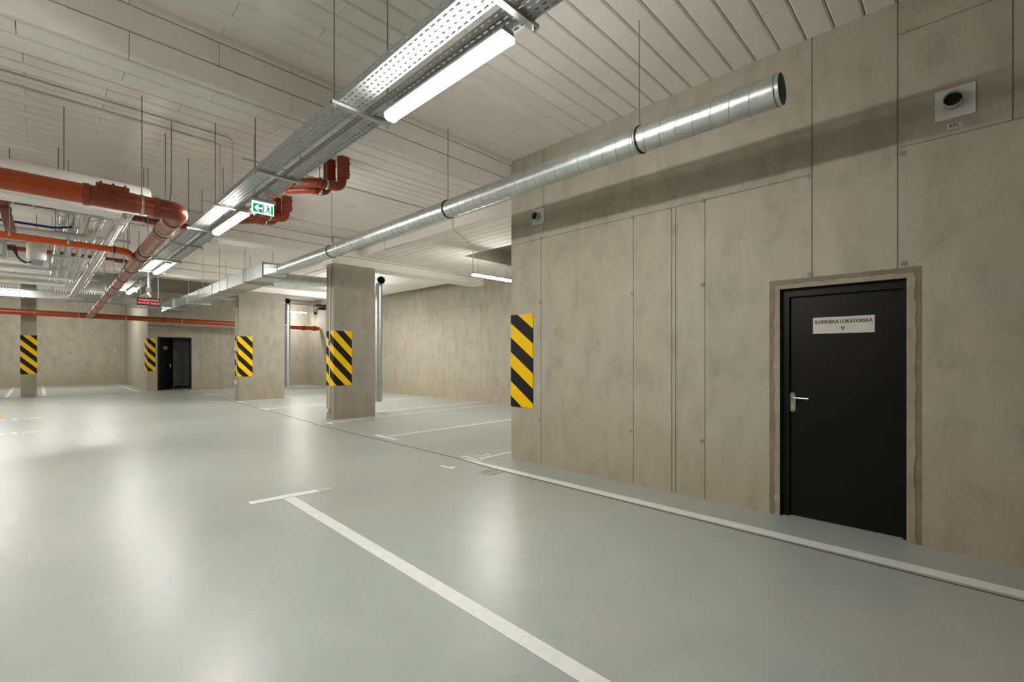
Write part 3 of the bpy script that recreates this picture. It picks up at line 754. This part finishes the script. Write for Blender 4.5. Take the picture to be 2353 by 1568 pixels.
# vertical ducts at the pillars
def vduct(x, y, z0, z1, r, label):
    o = thing('vertical_duct', (x, y, z0), label, 'duct', 'vertical intake ducts behind the pillars')
    z2 = z1-r*.2
    path = fillet([(x, y, z0), (x, y, z2), (x-.10, y-.31, z2)], .16)
    m = MB().tube(path, r, 24, caps=False); m.tube(list(reversed(path)), r-.004, 24, caps=False)
    m.build('duct_body', GALV, o)
    e = Vector(path[-1]); d = (Vector(path[-1])-Vector(path[-2])).normalized()
    MB().ring(e, d, r-.004, r+.006, .02, 24).build('mouth_rim', GALV2, o)
    MB().tube([e-d*.2, e-d*.205], r-.005, 20).build('dark_mouth', DARK, o)  # black disc in place of shade deep in the elbow
    m = MB(); zz = z0+.1
    while zz < z2-.2: m.ring((x, y, zz), (0, 0, 1), r-.001, r+.0025, .005, 20); zz += .131
    m.build('spiral_seam', GALV2, o)
    for zz in (z0+.45, z0+(z1-z0)*.72):
        MB().bar((x, y-r*.9, zz), (x-.50, y-r*.9, zz), .02, .02).bar((x-.49, y-r*.9, zz), (x-.49, y-.25, zz), .02, .02).build('bracket', GALV2, o)
        MB().ring((x, y, zz), (0, 0, 1), r, r+.008, .022, 24).build('clamp', GALV2, o)
vduct(6.30, 11.1, .27, 3.46, .098, 'vertical galvanised duct with an open elbow behind the nearer pillar')
vduct(6.40, 17.8, .36, 3.50, .10, 'vertical galvanised duct with an open elbow behind the farther pillar')

# ------------------------------------------------------------------ drain pipes
def clamp_on(o, p, d, r, ztop, mat=GALV2):
    p = Vector(p)
    MB().ring(p, d, r, r+.008, .028, 24).build('clamp', mat, o)
    MB().tube([p+Vector((0, 0, r)), (p.x, p.y, ztop)], .005, 8).build('hanging_rod', ROD, o)
def socket(o, p, d, r, ln, mat, rings=True):
    p = Vector(p); d = Vector(d).normalized()
    s = MB().tube([p-d*ln/2, p-d*ln/2+d*.002, p+d*ln/2-d*.002, p+d*ln/2], [r+.002, r+.008, r+.008, r+.002], 24).build('socket', mat, o)
    if rings:
        for e in (-1,): MB().ring(p+d*e*(ln/2+.004), d, r-.002, r+.0075, .010, 24).build('gasket', BLACK, s)
    return s
ra = .098
PA = thing('drain_pipe', (.0, 6.3, 3.1), 'thick orange drain pipe with a bolted access cover, bending away from the camera', 'pipe')
ya = 6.3
a0, a1 = Vector((-6, ya, 3.11)), Vector((1.10, ya, 3.075))
bstart, bend = Vector((1.10, 6.3, 3.065)), Vector((1.345, 23.4, 2.97))
db = (bend-bstart).normalized()
MB().tube([a0, (.33, ya, 3.085)], ra, 28).build('pipe_body', PVC2, PA)
MB().tube([(.33, ya, 3.085), (.72, ya, 3.083)], ra+.004, 28).build('access_section', PVC, PA)
socket(PA, (.335, ya, 3.085), (1, 0, 0), ra+.004, .05, PVC, False)
MB().tube([(.72, ya, 3.083), (.90, ya, 3.08)], ra, 28).build('pipe_body', PVC2, PA)
cv = MB().box(.405, .665, ya-.075, ya+.075, 3.085+ra*.7, 3.085+ra+.028).build('access_cover', PVC, PA)
for x in (.44, .535, .63):
    for sy in (-.085, .085): MB().tube([(x, ya+sy, 3.14), (x, ya+sy, 3.085+ra+.04)], .011, 8).build('bolt', PVC, cv)
elb = fillet([(.88, ya, 3.08), (1.10, ya, 3.075), (1.10, ya, 3.07)+Vector((0, 0, 0)) if False else (1.10+db.x*.26, ya+db.y*.26, 3.07)], .19, 12)
MB().tube(elb, ra+.006, 28).build('elbow', PVC, PA)
MB().ring((.90, ya, 3.08), (1, 0, 0), ra, ra+.012, .05, 28).build('socket', PVC, PA)
clamp_on(PA, (.775, ya, 3.082), (1, 0, 0), ra, CZ)
clamp_on(PA, (-1.3, ya, 3.09), (1, 0, 0), ra, CZ)
PB = thing('drain_pipe', (1.2, 14, 2.98), 'long terracotta drain pipe running away to the far orange pipe', 'pipe')
rb = .093
b0 = bstart+db*.24
MB().tube([b0, bend], rb, 28).build('pipe_body', TERRA, PB)
for t in (.32, .98, 2.55, 2.95, 4.3, 5.6, 6.9, 8.4, 10.2, 12.2, 14.4):
    p = bstart+db*t; s = socket(PB, p+db*.05, db, rb, .11, TERRA)
    if t not in (.32, 2.55): MB().ring(p+db*.115, db, rb-.002, rb+.009, .010, 24).build('gasket', BLACK, s)
for t in (.45, .86, 2.33, 4.9, 7.6, 10.0, 12.8):
    p = bstart+db*t
    zt_ = 3.8 if 10.45 < p.y < 11 or 16.2 < p.y < 16.75 else CZ
    clamp_on(PB, p, db, rb, zt_)
PC = thing('drain_pipe', (3, 23.5, 2.95), 'long orange pipe crossing the whole far end above the open door', 'pipe')
c0, c1 = Vector((-8.8, 23.5, 3.13)), Vector((9.98, 23.5, 2.90)); dc = (c1-c0).normalized()
rc = .10
MB().tube([c0, c1], rc, 24).build('pipe_body', PVC2, PC)
for x in (-4, -.1, 1.05, 2.4, 4.2, 6.9, 8.0): 
    p = c0+dc*((x-c0.x)/dc.x); clamp_on(PC, p, dc, rc, CZ)
for x in (1.4, 3.6, 9.2, 9.75): socket(PC, c0+dc*((x-c0.x)/dc.x), dc, rc+(.02 if x > 9 else 0), .16, PVC, False)
PD = thing('drain_pipe', (0, 9.35, 3.08), 'thin bright orange pipe joining the terracotta pipe from the left', 'pipe')
bD = bstart+db*3.4
d1 = Vector((.80, 9.15, 3.07))
MB().tube([(-6, 9.15, 3.13), d1], .046, 18).build('pipe_body', PVC3, PD)
jn = MB().tube(fillet([d1-Vector((.02, 0, 0)), d1+Vector((.14, 0, -.01)), bD-Vector((.04, .0, .0))], .08), .052, 18).build('wye_branch', PVC3, PD)
MB().ring(d1, (1, 0, 0), .044, .056, .02, 18).build('gasket', BLACK, PD)
clamp_on(PD, (.30, 9.15, 3.09), (1, 0, 0), .046, CZ); clamp_on(PD, (-.27, 9.15, 3.1), (1, 0, 0), .046, CZ)
PE = thing('drain_pipe', (0, 9.9, 3.7), 'shaded dark orange pipe close under the ceiling behind the foil pipes', 'pipe')
MB().tube([(-6, 9.9, 3.62), (2.1, 9.9, 3.78)], .052, 18).build('pipe_body', PVC, PE)
for x in (-.26, -.05, 1.0, 1.6): clamp_on(PE, (x, 9.9, 3.62+(x+6)*.16/8.1), (1, 0, .02), .052, CZ)
PF = thing('drain_pipe', (-.28, 9.6, 3.3), 'short terracotta stub dropping between two orange pipes at the left edge', 'pipe')
MB().tube(fillet([(-.34, 9.86, 3.70), (-.34, 9.7, 3.60), (-.26, 9.25, 3.16)], .1), .055, 18).build('pipe_body', TERRA, PF)
MB().ring((-.325, 9.62, 3.53), (.15, -.6, -.75), .054, .066, .03, 20).build('socket', PVC, PF)
PG = thing('drain_pipe', (0, 13.2, 3.3), 'dark orange pipe behind the foil pipes, farther back', 'pipe')
MB().tube([(-6, 13.6, 3.66), (1.6, 13.6, 3.62)], .048, 16).build('pipe_body', PVC, PG)
clamp_on(PG, (.25, 13.6, 3.625), (1, 0, 0), .048, CZ); clamp_on(PG, (1.35, 13.6, 3.62), (1, 0, 0), .048, CZ)
# the two double drain groups right of the trays
def dropgroup(x, y, zc, label, collector_y):
    o = thing('drain_group', (x, y, zc), label, 'pipe', 'orange drain drops beside the trays')
    r = .062
    xc = 2.36
    for k, (dx, dy, dz) in enumerate(((0.0, 0., 0.), (-.10, .22, -.03))):
        X_, Y_ = x+dx, y+dy; zz = zc+dz
        path = fillet([(X_, Y_, CZ), (X_, Y_, zz), (xc+.28, Y_, zz-.015), (xc+.05, Y_+.26, zz-.02)], [.11, .10])
        MB().tube(path, r, 20).build('pipe_body', PVC, o)
        B(X_-.045, X_+.075, Y_-.075, Y_+.045, zz+.13, CZ+.0).build('access_box', PVC, o)
        for bz in (zz+.2, CZ-.07): MB().tube([(X_+.075, Y_-.04, bz), (X_+.098, Y_-.045, bz)], .013, 8).build('bolt', PVC, o)
        MB().ring((X_-.12, Y_, zz), (1, 0, 0), r, r+.008, .03, 20).build('socket', PVC, o)
        clamp_on(o, (xc+.40, Y_, zz-.012), (1, 0, 0), r, CZ, STEEL)
        MB().ring((xc+.31, Y_, zz-.012), (1, 0, 0), r, r+.007, .03, 20).build('socket', PVC, o)
    c0_, c1_ = Vector((xc, y+.15, zc-.02)), Vector((xc-.02, collector_y, zc-.05)); dd = (c1_-c0_).normalized()
    MB().tube([c0_, c1_], r+.004, 20).build('collector', PVC2, o)
    for t in (.12, .42, .75):
        MB().ring(c0_.lerp(c1_, t), dd, r, r+.012, .06, 22).build('socket', PVC2, o)
        MB().ring(c0_.lerp(c1_, t)+dd*.035, dd, r, r+.013, .012, 22).build('gasket', BLACK, o)
    return o
dropgroup(2.98, 6.25, 3.83, 'nearer orange twin drain bends hanging from the ceiling, above the exit sign', 8.2)
dropgroup(3.02, 8.47, 3.86, 'farther orange twin drain bends hanging from the ceiling, behind the second lamp', 9.85)

# ------------------------------------------------------------------ insulated and foil pipes, left
wp = thing('insulated_pipe', (-2, 7.2, 3.2), 'thick white insulated pipe above the thick orange pipe', 'pipe')
MB().tube([(-6, 7.2, 3.36), (.93, 7.2, 3.36), (.96, 7.2, 3.36)], [.175, .175, .15], 28).build('jacket', INSUL, wp)
for x in (-3.1, -.6, .2): MB().tube([(x, 7.2, 3.52), (x, 7.2, CZ)], .005, 8).build('hanging_rod', ROD, wp)
wf = thing('flat_duct', (-2, 7.9, 3.2), 'flat white jacketed duct just below and behind the thick orange pipe', 'duct')
B(-6, .76, 7.75, 8.1, 3.30, 3.42).build('jacket', INSUL, wf)
B(.60, .76, 7.735, 7.75, 3.30, 3.42).build('end_flange', PWHITE, wf)
FP = [(.245, .052, 'leftmost foil-wrapped pipe of the bundle'), (.40, .058, 'second foil-wrapped pipe of the bundle from the left'), (.555, .045, 'third foil-wrapped pipe of the bundle from the left'),
      (.66, .03, 'thin foil-wrapped pipe in the middle of the bundle'), (.90, .062, 'rightmost foil-wrapped pipe of the bundle')]
for x, r, lab in FP:
    o = thing('foil_pipe', (x, 12, 3.45), lab, 'pipe', 'foil-wrapped pipes on the trapeze hangers')
    z = 3.437+r
    ye = 17.0 if x < .8 else 18.4
    MB().tube([(x, 8.15, z), (x, ye, z)], r, 16).build('foil_jacket', FOIL, o)
    m = MB()
    k = 8.5
    while k < ye-.3: m.ring((x, k, z), (0, 1, 0), r-.001, r+.002, .04, 16); k += .62
    tag(m.build('tape_band', TRAY, o), kind='stuff')
o = thing('foil_pipe', (.72, 12, 3.3), 'bright foil pipe slung lower than the bundle, ending in an elbow', 'pipe')
pth = fillet([(.78, 8.3, 3.315), (.70, 19.0, 3.25), (.25, 19.05, 3.23)], .15)
MB().tube(pth, .064, 18).build('foil_jacket', FOIL, o)
MB().ring((.748, 12.4, 3.29), (0, 1, 0), .064, .074, .05, 20).build('clamp', GALV2, o); MB().tube([(.748, 12.4, 3.35), (.745, 12.4, CZ)], .005, 8).build('hanging_rod', ROD, o)
for i, y in enumerate((8.65, 10.2, 12.57, 14.5, 15.9)):
    o = thing('trapeze_hanger', (.64, y, 3.40), names[i]+' trapeze hanger under the foil pipes, counted from the camera', 'bracket', 'trapeze hangers under the foil pipes')
    B(.165, 1.10, y-.02, y+.02, 3.395, 3.435).build('channel', GALV2, o)
    for x in (.187, 1.085): MB().tube([(x, y, 3.37), (x, y, CZ)], .005, 8).build('threaded_rod', ROD, o)
for x_, y_, z_, r_, lab in [(.57, 10.02, 3.345, .045, 'foil pipe crossing below the blue hose at the left'), (.2, 15.2, 3.46, .05, 'upper of the far foil pipes crossing at the left'),
                        (.5, 15.4, 3.33, .05, 'middle one of the far foil pipes crossing at the left'), (.45, 15.7, 3.22, .06, 'lower of the far foil pipes crossing at the left')]:
    o = thing('foil_pipe', (x_-2, y_, z_), lab, 'pipe')
    if y_ < 12: MB().tube(fillet([(-6, y_, z_-.02), (x_, y_, z_), (x_+.06, y_+.02, z_+.12)], .06), r_, 16).build('foil_jacket', INSUL, o)
    else: MB().tube([(-6, y_, z_), (x_, y_, z_)], r_, 16).build('foil_jacket', FOIL, o)
    for x in (-3, -1.0): MB().tube([(x, y_, z_+r_*.8), (x, y_, CZ)], .005, 8).build('hanging_rod', ROD, o)
tag(MB().tube(fillet([(-6, 9.6, 3.44), (.02, 9.6, 3.36), (.18, 9.62, 3.36), (.36, 9.7, 3.43)], .12), .018, 10).build('blue_hose', BLUE), 'blue hose sagging past the foil pipes at the left', 'hose')
# boxes, canister and cables at the left edge
o = thing('junction_box', (-.42, 11.2, 3.12), 'grey control box at the left edge under the bright orange pipe', 'box')
B(-.75, -.36, 11.2, 11.45, 3.10, 3.34).build('case', PGREY, o); B(-.70, -.41, 11.18, 11.2, 3.13, 3.31).build('cover', PWHITE, o); MB().tube([(-.55, 11.3, 3.34), (-.55, 11.3, CZ)], .006, 8).build('hanging_rod', ROD, o)
o = thing('valve_canister', (-.05, 11.5, 3.0), 'pale round valve body under the bright orange pipe', 'valve')
MB().tube([(-.02, 11.5, 3.45), (-.02, 11.5, 3.40), (-.02, 11.5, 3.16), (-.02, 11.5, 3.13)], [.08, .125, .125, .10], 22).build('body', PWHITE, o)
B(-.09, .06, 11.42, 11.58, 3.04, 3.13).build('base_block', PGREY, o); MB().tube([(-.02, 11.5, 3.44), (-.02, 11.5, CZ)], .006, 8).build('hanging_rod', ROD, o)
o = thing('cable_bundle', (-.3, 11.3, 3.2), 'black cables looping from the grey box to the valve', 'cable')
for k in range(4):
    MB().tube(fillet([(-.36, 11.3, 3.30-.02*k), (-.26-.012*k, 11.28, 3.32-.03*k), (-.24+.01*k, 11.3, 3.12-.02*k), (-.15, 11.38, 3.07-.012*k), (-.09, 11.45, 3.06+.012*k)], .06), .008, 6).build('cable', BLACK, o)
# cross tray at the far end
for xa, xb, yy, zz, lab, rods in ((-8.8, 3.1, 20.0, 3.46, 'far cable tray crossing from the left edge in front of the wide duct', (-4, -2, .3, 2.4)),
                                  (2.1, 4.0, 19.2, 3.06, 'short far cable tray passing under the square duct', (2.3, 3.95))):
    o = thing('cable_tray', ((xa+xb)/2, yy, zz), lab, 'cable tray')
    B(xa, xb, yy, yy+.16, zz, zz+.003).build('tray_floor', TRAY, o)
    m = MB(); x = xa
    while x < xb-.04: m.box(x, x+.035, yy, yy+.003, zz+.003, zz+.055); x += .06
    m.box(xa, xb, yy, yy+.003, zz+.05, zz+.06).build('tray_side', TRAY, o)
    for x in rods: MB().tube([(x, yy+.08, zz), (x, yy+.08, CZ)], .005, 8).build('threaded_rod', ROD, o)
o = thing('cable_tray', (4.1, 17.5, 3.3), 'short cable tray under the far side of the square duct', 'cable tray')
B(4.06, 4.2, 13.5, 19.1, 3.33, 3.334).build('tray_floor', TRAY, o); B(4.06, 4.063, 13.5, 19.1, 3.334, 3.39).build('tray_side', TRAY, o); B(4.197, 4.2, 13.5, 19.1, 3.334, 3.39).build('tray_side', TRAY, o)
for y in (14.2, 17.3, 19.0): MB().tube([(4.13, y, 3.33), (4.13, y, CZ)], .005, 8).build('threaded_rod', ROD, o)
o = thing('cable_tray', (7.5, 22.6, 3.9), 'far cable tray seen between the two pillars', 'cable tray')
m = MB(); x = 5.6
while x < 9.9: m.box(x, x+.035, 22.4, 22.403, 3.90, 3.97); x += .06
m.box(5.6, 9.95, 22.4, 22.403, 3.955, 3.97).box(5.6, 9.95, 22.4, 22.403, 3.895, 3.905).build('tray_side', TRAY, o); B(5.6, 9.95, 22.4, 22.55, 3.892, 3.895).build('tray_floor', TRAY, o)
for x in (6.5, 8.6): MB().tube([(x, 22.47, 3.89), (x, 22.47, CZ+BT)], .005, 8).build('threaded_rod', ROD, o)

# ------------------------------------------------------------------ conduits on the ceiling
def conduit(pts, label, r=.011, clips=(), mat=PWHITE):
    o = thing('conduit', pts[0], label, 'conduit')
    MB().tube(fillet(pts, .06), r, 8).build('pipe_run', mat, o)
    for p in clips: B(p[0]-.012, p[0]+.012, p[1]-.02, p[1]+.02, p[2]-.014, p[2]+.012).build('clip', mat, o)
    return o
zc = CZ-.013
conduit([(-5.9, 6.69, zc), (1.73, 6.69, zc), (1.73, 6.69, 3.34)], 'upper one of two painted conduits on the ceiling at the left', clips=[(x, 6.69, zc) for x in (-.11, .55, 1.15)])
conduit([(-5.9, 6.97, zc), (1.66, 6.97, zc), (1.66, 6.97, 3.34)], 'lower one of two painted conduits on the ceiling at the left', clips=[(x, 6.97, zc) for x in (-.1, .3, 1.3)])
conduit([(2.1, 5.92, zc), (5.40, 5.92, zc)], 'painted ceiling conduit just behind the nearest beam', clips=[(x, 5.92, zc) for x in (3.7, 4.4, 4.9)])
conduit([(2.0, 7.25, zc), (5.40, 7.25, zc)], 'painted ceiling conduit crossing behind the round duct', clips=[(x, 7.25, zc) for x in (3.2, 3.9, 4.6)])
conduit([(2.0, 9.7, zc), (5.40, 9.7, zc)], 'painted ceiling conduit just in front of the second beam', clips=[(x, 9.7, zc) for x in (2.9, 3.6, 4.4)])
conduit([(5.455, 6.9, CZ), (5.455, 6.9, 3.855), (6.68, 7.72, 3.855), (6.68, 7.72, 3.33)], 'thin conduit dropping to the lamp over the nearest bays', r=.009, clips=[(5.8, 7.13, 3.855), (6.3, 7.46, 3.855)])
conduit([(5.455, 9.35, CZ), (5.455, 9.35, 3.86)], 'short vertical conduit on the dropped ceiling edge above the nearer pillar', r=.009)
conduit([(2.03, 12.0, zc), (2.03, 16.0, zc)], 'conduit running along the ceiling past the third lamp')
cc = conduit([(4.90, 10.43, 3.72), (4.83, 10.44, 3.66), (4.775, 10.62, 3.60), (4.775, 10.66, .25)], 'white conduit with two switch boxes down the nearer pillar', r=.010,
             clips=[(4.78, 10.65, z) for z in (3.3, 2.7, 2.1, 1.4, .75)])
for z in (1.735, .15):
    bx = B(4.735, 4.79, 10.62, 10.70, z, z+.105).build('switch_box', PGREY, cc); B(4.728, 4.735, 10.63, 10.69, z+.012, z+.093).build('box_cover', PWHITE, bx)
o = conduit([(4.60, 17.3, 3.3), (4.60, 17.3, .7)], 'thin conduit with two boxes on the side of the farther pillar', r=.010)
for z in (1.66, .55): B(4.56, 4.62, 17.26, 17.36, z, z+.13).build('switch_box', PWHITE, o)

# ------------------------------------------------------------------ signs and wall fittings
ES = thing('exit_sign', (1.75, 5.6, 3.05), 'lit green exit sign with arrow and running figure under the trays', 'sign')
ex0, ex1, ez0, ez1, ey = 1.640, 1.868, 3.045, 3.178, 5.60
B(ex0-.012, ex1+.012, ey-.03, ey+.03, ez1, ez1+.035).build('housing', PGREY, ES)
B(ex0, ex1, ey-.005, ey+.005, ez0, ez1).build('panel', SIGNW, ES)
MB().box(1.69, 1.70, ey-.005, ey+.005, ez1+.035, 3.27).box(1.81, 1.82, ey-.005, ey+.005, ez1+.035, 3.27).build('mount', GALV2, ES)
W_, H_ = ex1-ex0, ez1-ez0
def sp(poly, mat, name, d=.0):
    m = MB().prism([(ex0+a*W_, ez0+b*H_) for a, b in poly], 1, ey-.0065-d, ey-.0052-d); return m.build(name, mat, ES)
sp([(.05, .10), (.47, .10), (.47, .80), (.05, .80)], GREEN, 'arrow_field')
sp([(.10, .45), (.25, .72), (.34, .72), (.22, .52), (.45, .52), (.45, .38), (.22, .38), (.34, .18), (.25, .18)], SIGNW, 'arrow', .0016)
sp([(.50, .10), (.54, .10), (.54, .80), (.50, .80)], GREEN, 'door_post')
sp([(.86, .10), (.95, .10), (.95, .80), (.86, .80)], GREEN, 'door_post')
for pg in ([(.68, .42), (.76, .42), (.78, .66), (.68, .66)], [(.66, .60), (.70, .66), (.60, .56), (.57, .50)], [(.76, .60), (.84, .48), (.82, .45), (.75, .54)],
           [(.68, .44), (.74, .44), (.66, .28), (.58, .14), (.55, .18), (.63, .30)], [(.72, .44), (.77, .44), (.80, .26), (.86, .20), (.84, .15), (.74, .25)]):
    sp(pg, GREEN, 'running_figure')
sp([(.69+.04*math.cos(a), .74+.065*math.sin(a)) for a in [k*math.pi/4 for k in range(8)]], GREEN, 'running_figure')
LS = thing('letter_display', (1.85, 14, 2.7), 'black display with two lines of red letters hanging in the aisle', 'sign')
B(1.625, 2.075, 14.0, 14.06, 2.695, 2.865).build('case', BLACK, LS)
text('NADMIAR SPALIN', .062, LEDR, LS, frame((1.852, 13.998, 2.815), (1, 0, 0), (0, 0, 1)), 'upper_line', bold=.0018, xs=.80)
text('OPUŚCIĆ GARAŻ', .062, LEDR, LS, frame((1.852, 13.998, 2.742), (1, 0, 0), (0, 0, 1)), 'lower_line', bold=.0018, xs=.86)
for x in (1.70, 2.04): MB().tube([(x, 14.03, 2.86), (x, 14.03, 3.29 if x < 1.9 else CZ)], .012, 8).build('pole', PWHITE, LS)
for x, y, lab in ((1.655, 12.6, 'left one of two small dark gas detectors in front of the red display'), (1.735, 13.0, 'right one of two small dark gas detectors in front of the red display')):
    o = thing('gas_detector', (x, y, 2.85), lab, 'detector')
    B(x-.045, x+.045, y-.04, y+.04, 2.84, 2.95).build('case', BLACK, o); MB().tube([(x, y-.02, 2.84), (x, y-.02, 2.79)], .03, 12).build('sensor_head', PGREY, o)
    MB().tube([(x, y, 2.95), (x, y, 3.29)], .013, 8).build('conduit', PWHITE, o)
def vent(y0, y1, z0, z1, txt, lz, ly, label, x=XW, out=-1):
    o = thing('wall_vent', (x, (y0+y1)/2, z0), label, 'vent', 'white round wall vents')
    yc, zc_ = (y0+y1)/2, (z0+z1)/2
    B(x-.012, x-.0, y0, y1, z0, z1).build('plate', PWHITE, o)
    r = .056
    m = MB().ring((x-.045, yc+.01, zc_+.005), (1, 0, 0), r-.005, r, .075, 28); m.build('spigot', PGREY, o)
    MB().tube([(x-.03, yc+.01, zc_+.005), (x-.034, yc+.01, zc_+.005)], r-.004, 24).build('dark_mouth', BLACK, o)
    g = MB()
    for k in range(-4, 5):
        h_ = math.sqrt(max(0, (r-.006)**2-(k*.011)**2))
        g.bar((x-.06, yc+.01+k*.011, zc_+.005-h_), (x-.06, yc+.01+k*.011, zc_+.005+h_), .0015, .0015, (1, 0, 0)).bar((x-.06, yc+.01-h_, zc_+.005+k*.011), (x-.06, yc+.01+h_, zc_+.005+k*.011), .0015, .0015, (1, 0, 0))
    g.build('grille', BLACK, o)
    lb = B(x-.003, x, ly-.04, ly+.04, lz-.02, lz+.02).build('name_label', PLATE, o)
    text(txt, .03, INK, lb, frame((x-.0035, ly, lz), (0, -1, 0), (0, 0, 1)), 'label_text', bold=.0006)
    return o
vent(-.062, .154, 3.222, 3.445, 'KP1', 3.165, .05, 'white wall vent with a round grille high above the black door')
vent(4.022, 4.232, 3.25, 3.452, 'KP1', 3.19, 4.13, 'white wall vent with a round mouth near the wall corner')
o = thing('wall_vent', (9.28, 25.08, 3.5), 'small white wall vent on the far wall below the tube light', 'vent', 'white round wall vents')
B(9.13, 9.42, 25.06, 25.1, 3.49, 3.72).build('plate', PWHITE, o); MB().tube([(9.28, 25.06, 3.62), (9.28, 25.0, 3.62)], .08, 18).build('spigot', PGREY, o)
o = thing('alarm_unit', (9.9, 22.8, 3.85), 'dark alarm unit with amber lenses between the two pillars', 'alarm')
B(9.55, 10.0, 22.75, 22.95, 3.80, 4.05).build('case', BLACK, o)
for x in (9.68, 9.76): MB().tube([(x, 22.75, 3.93), (x, 22.70, 3.93)], .03, 12).build('amber_lens', AMBER, o)
B(9.56, 9.63, 22.735, 22.75, 3.83, 3.95).build('name_label', PWHITE, o); MB().tube([(9.8, 22.85, 4.05), (9.8, 22.85, CZ+BT)], .01, 8).build('pole', GALV2, o)
o = thing('security_camera', (9.2, 22, 3.6), 'small camera on a white bracket between the two pillars', 'camera')
MB().box(9.05, 9.12, 21.97, 22.03, 3.60, 3.80).box(9.05, 9.3, 21.97, 22.03, 3.58, 3.62).build('bracket', PWHITE, o); MB().tube([(9.18, 22, 3.58), (9.18, 22, 3.53), (9.18, 22, 3.47)], [.075, .08, .03], 16).build('dome', BLACK, o)
MB().tube([(9.085, 22, 3.8), (9.085, 22, CZ+BT)], .012, 8).build('pole', PWHITE, o)
o = thing('junction_box', (1.93, 9.7, 3.3), 'small white box beside the trays just beyond the second lamp', 'box')
B(1.90, 1.99, 8.5, 8.6, 3.25, 3.31).build('case', PWHITE, o); B(1.91, 1.98, 8.49, 8.5, 3.256, 3.304).build('cover', PWHITE, o)
print('near ceiling boards:', n1, 'objects:', len(bpy.data.objects))
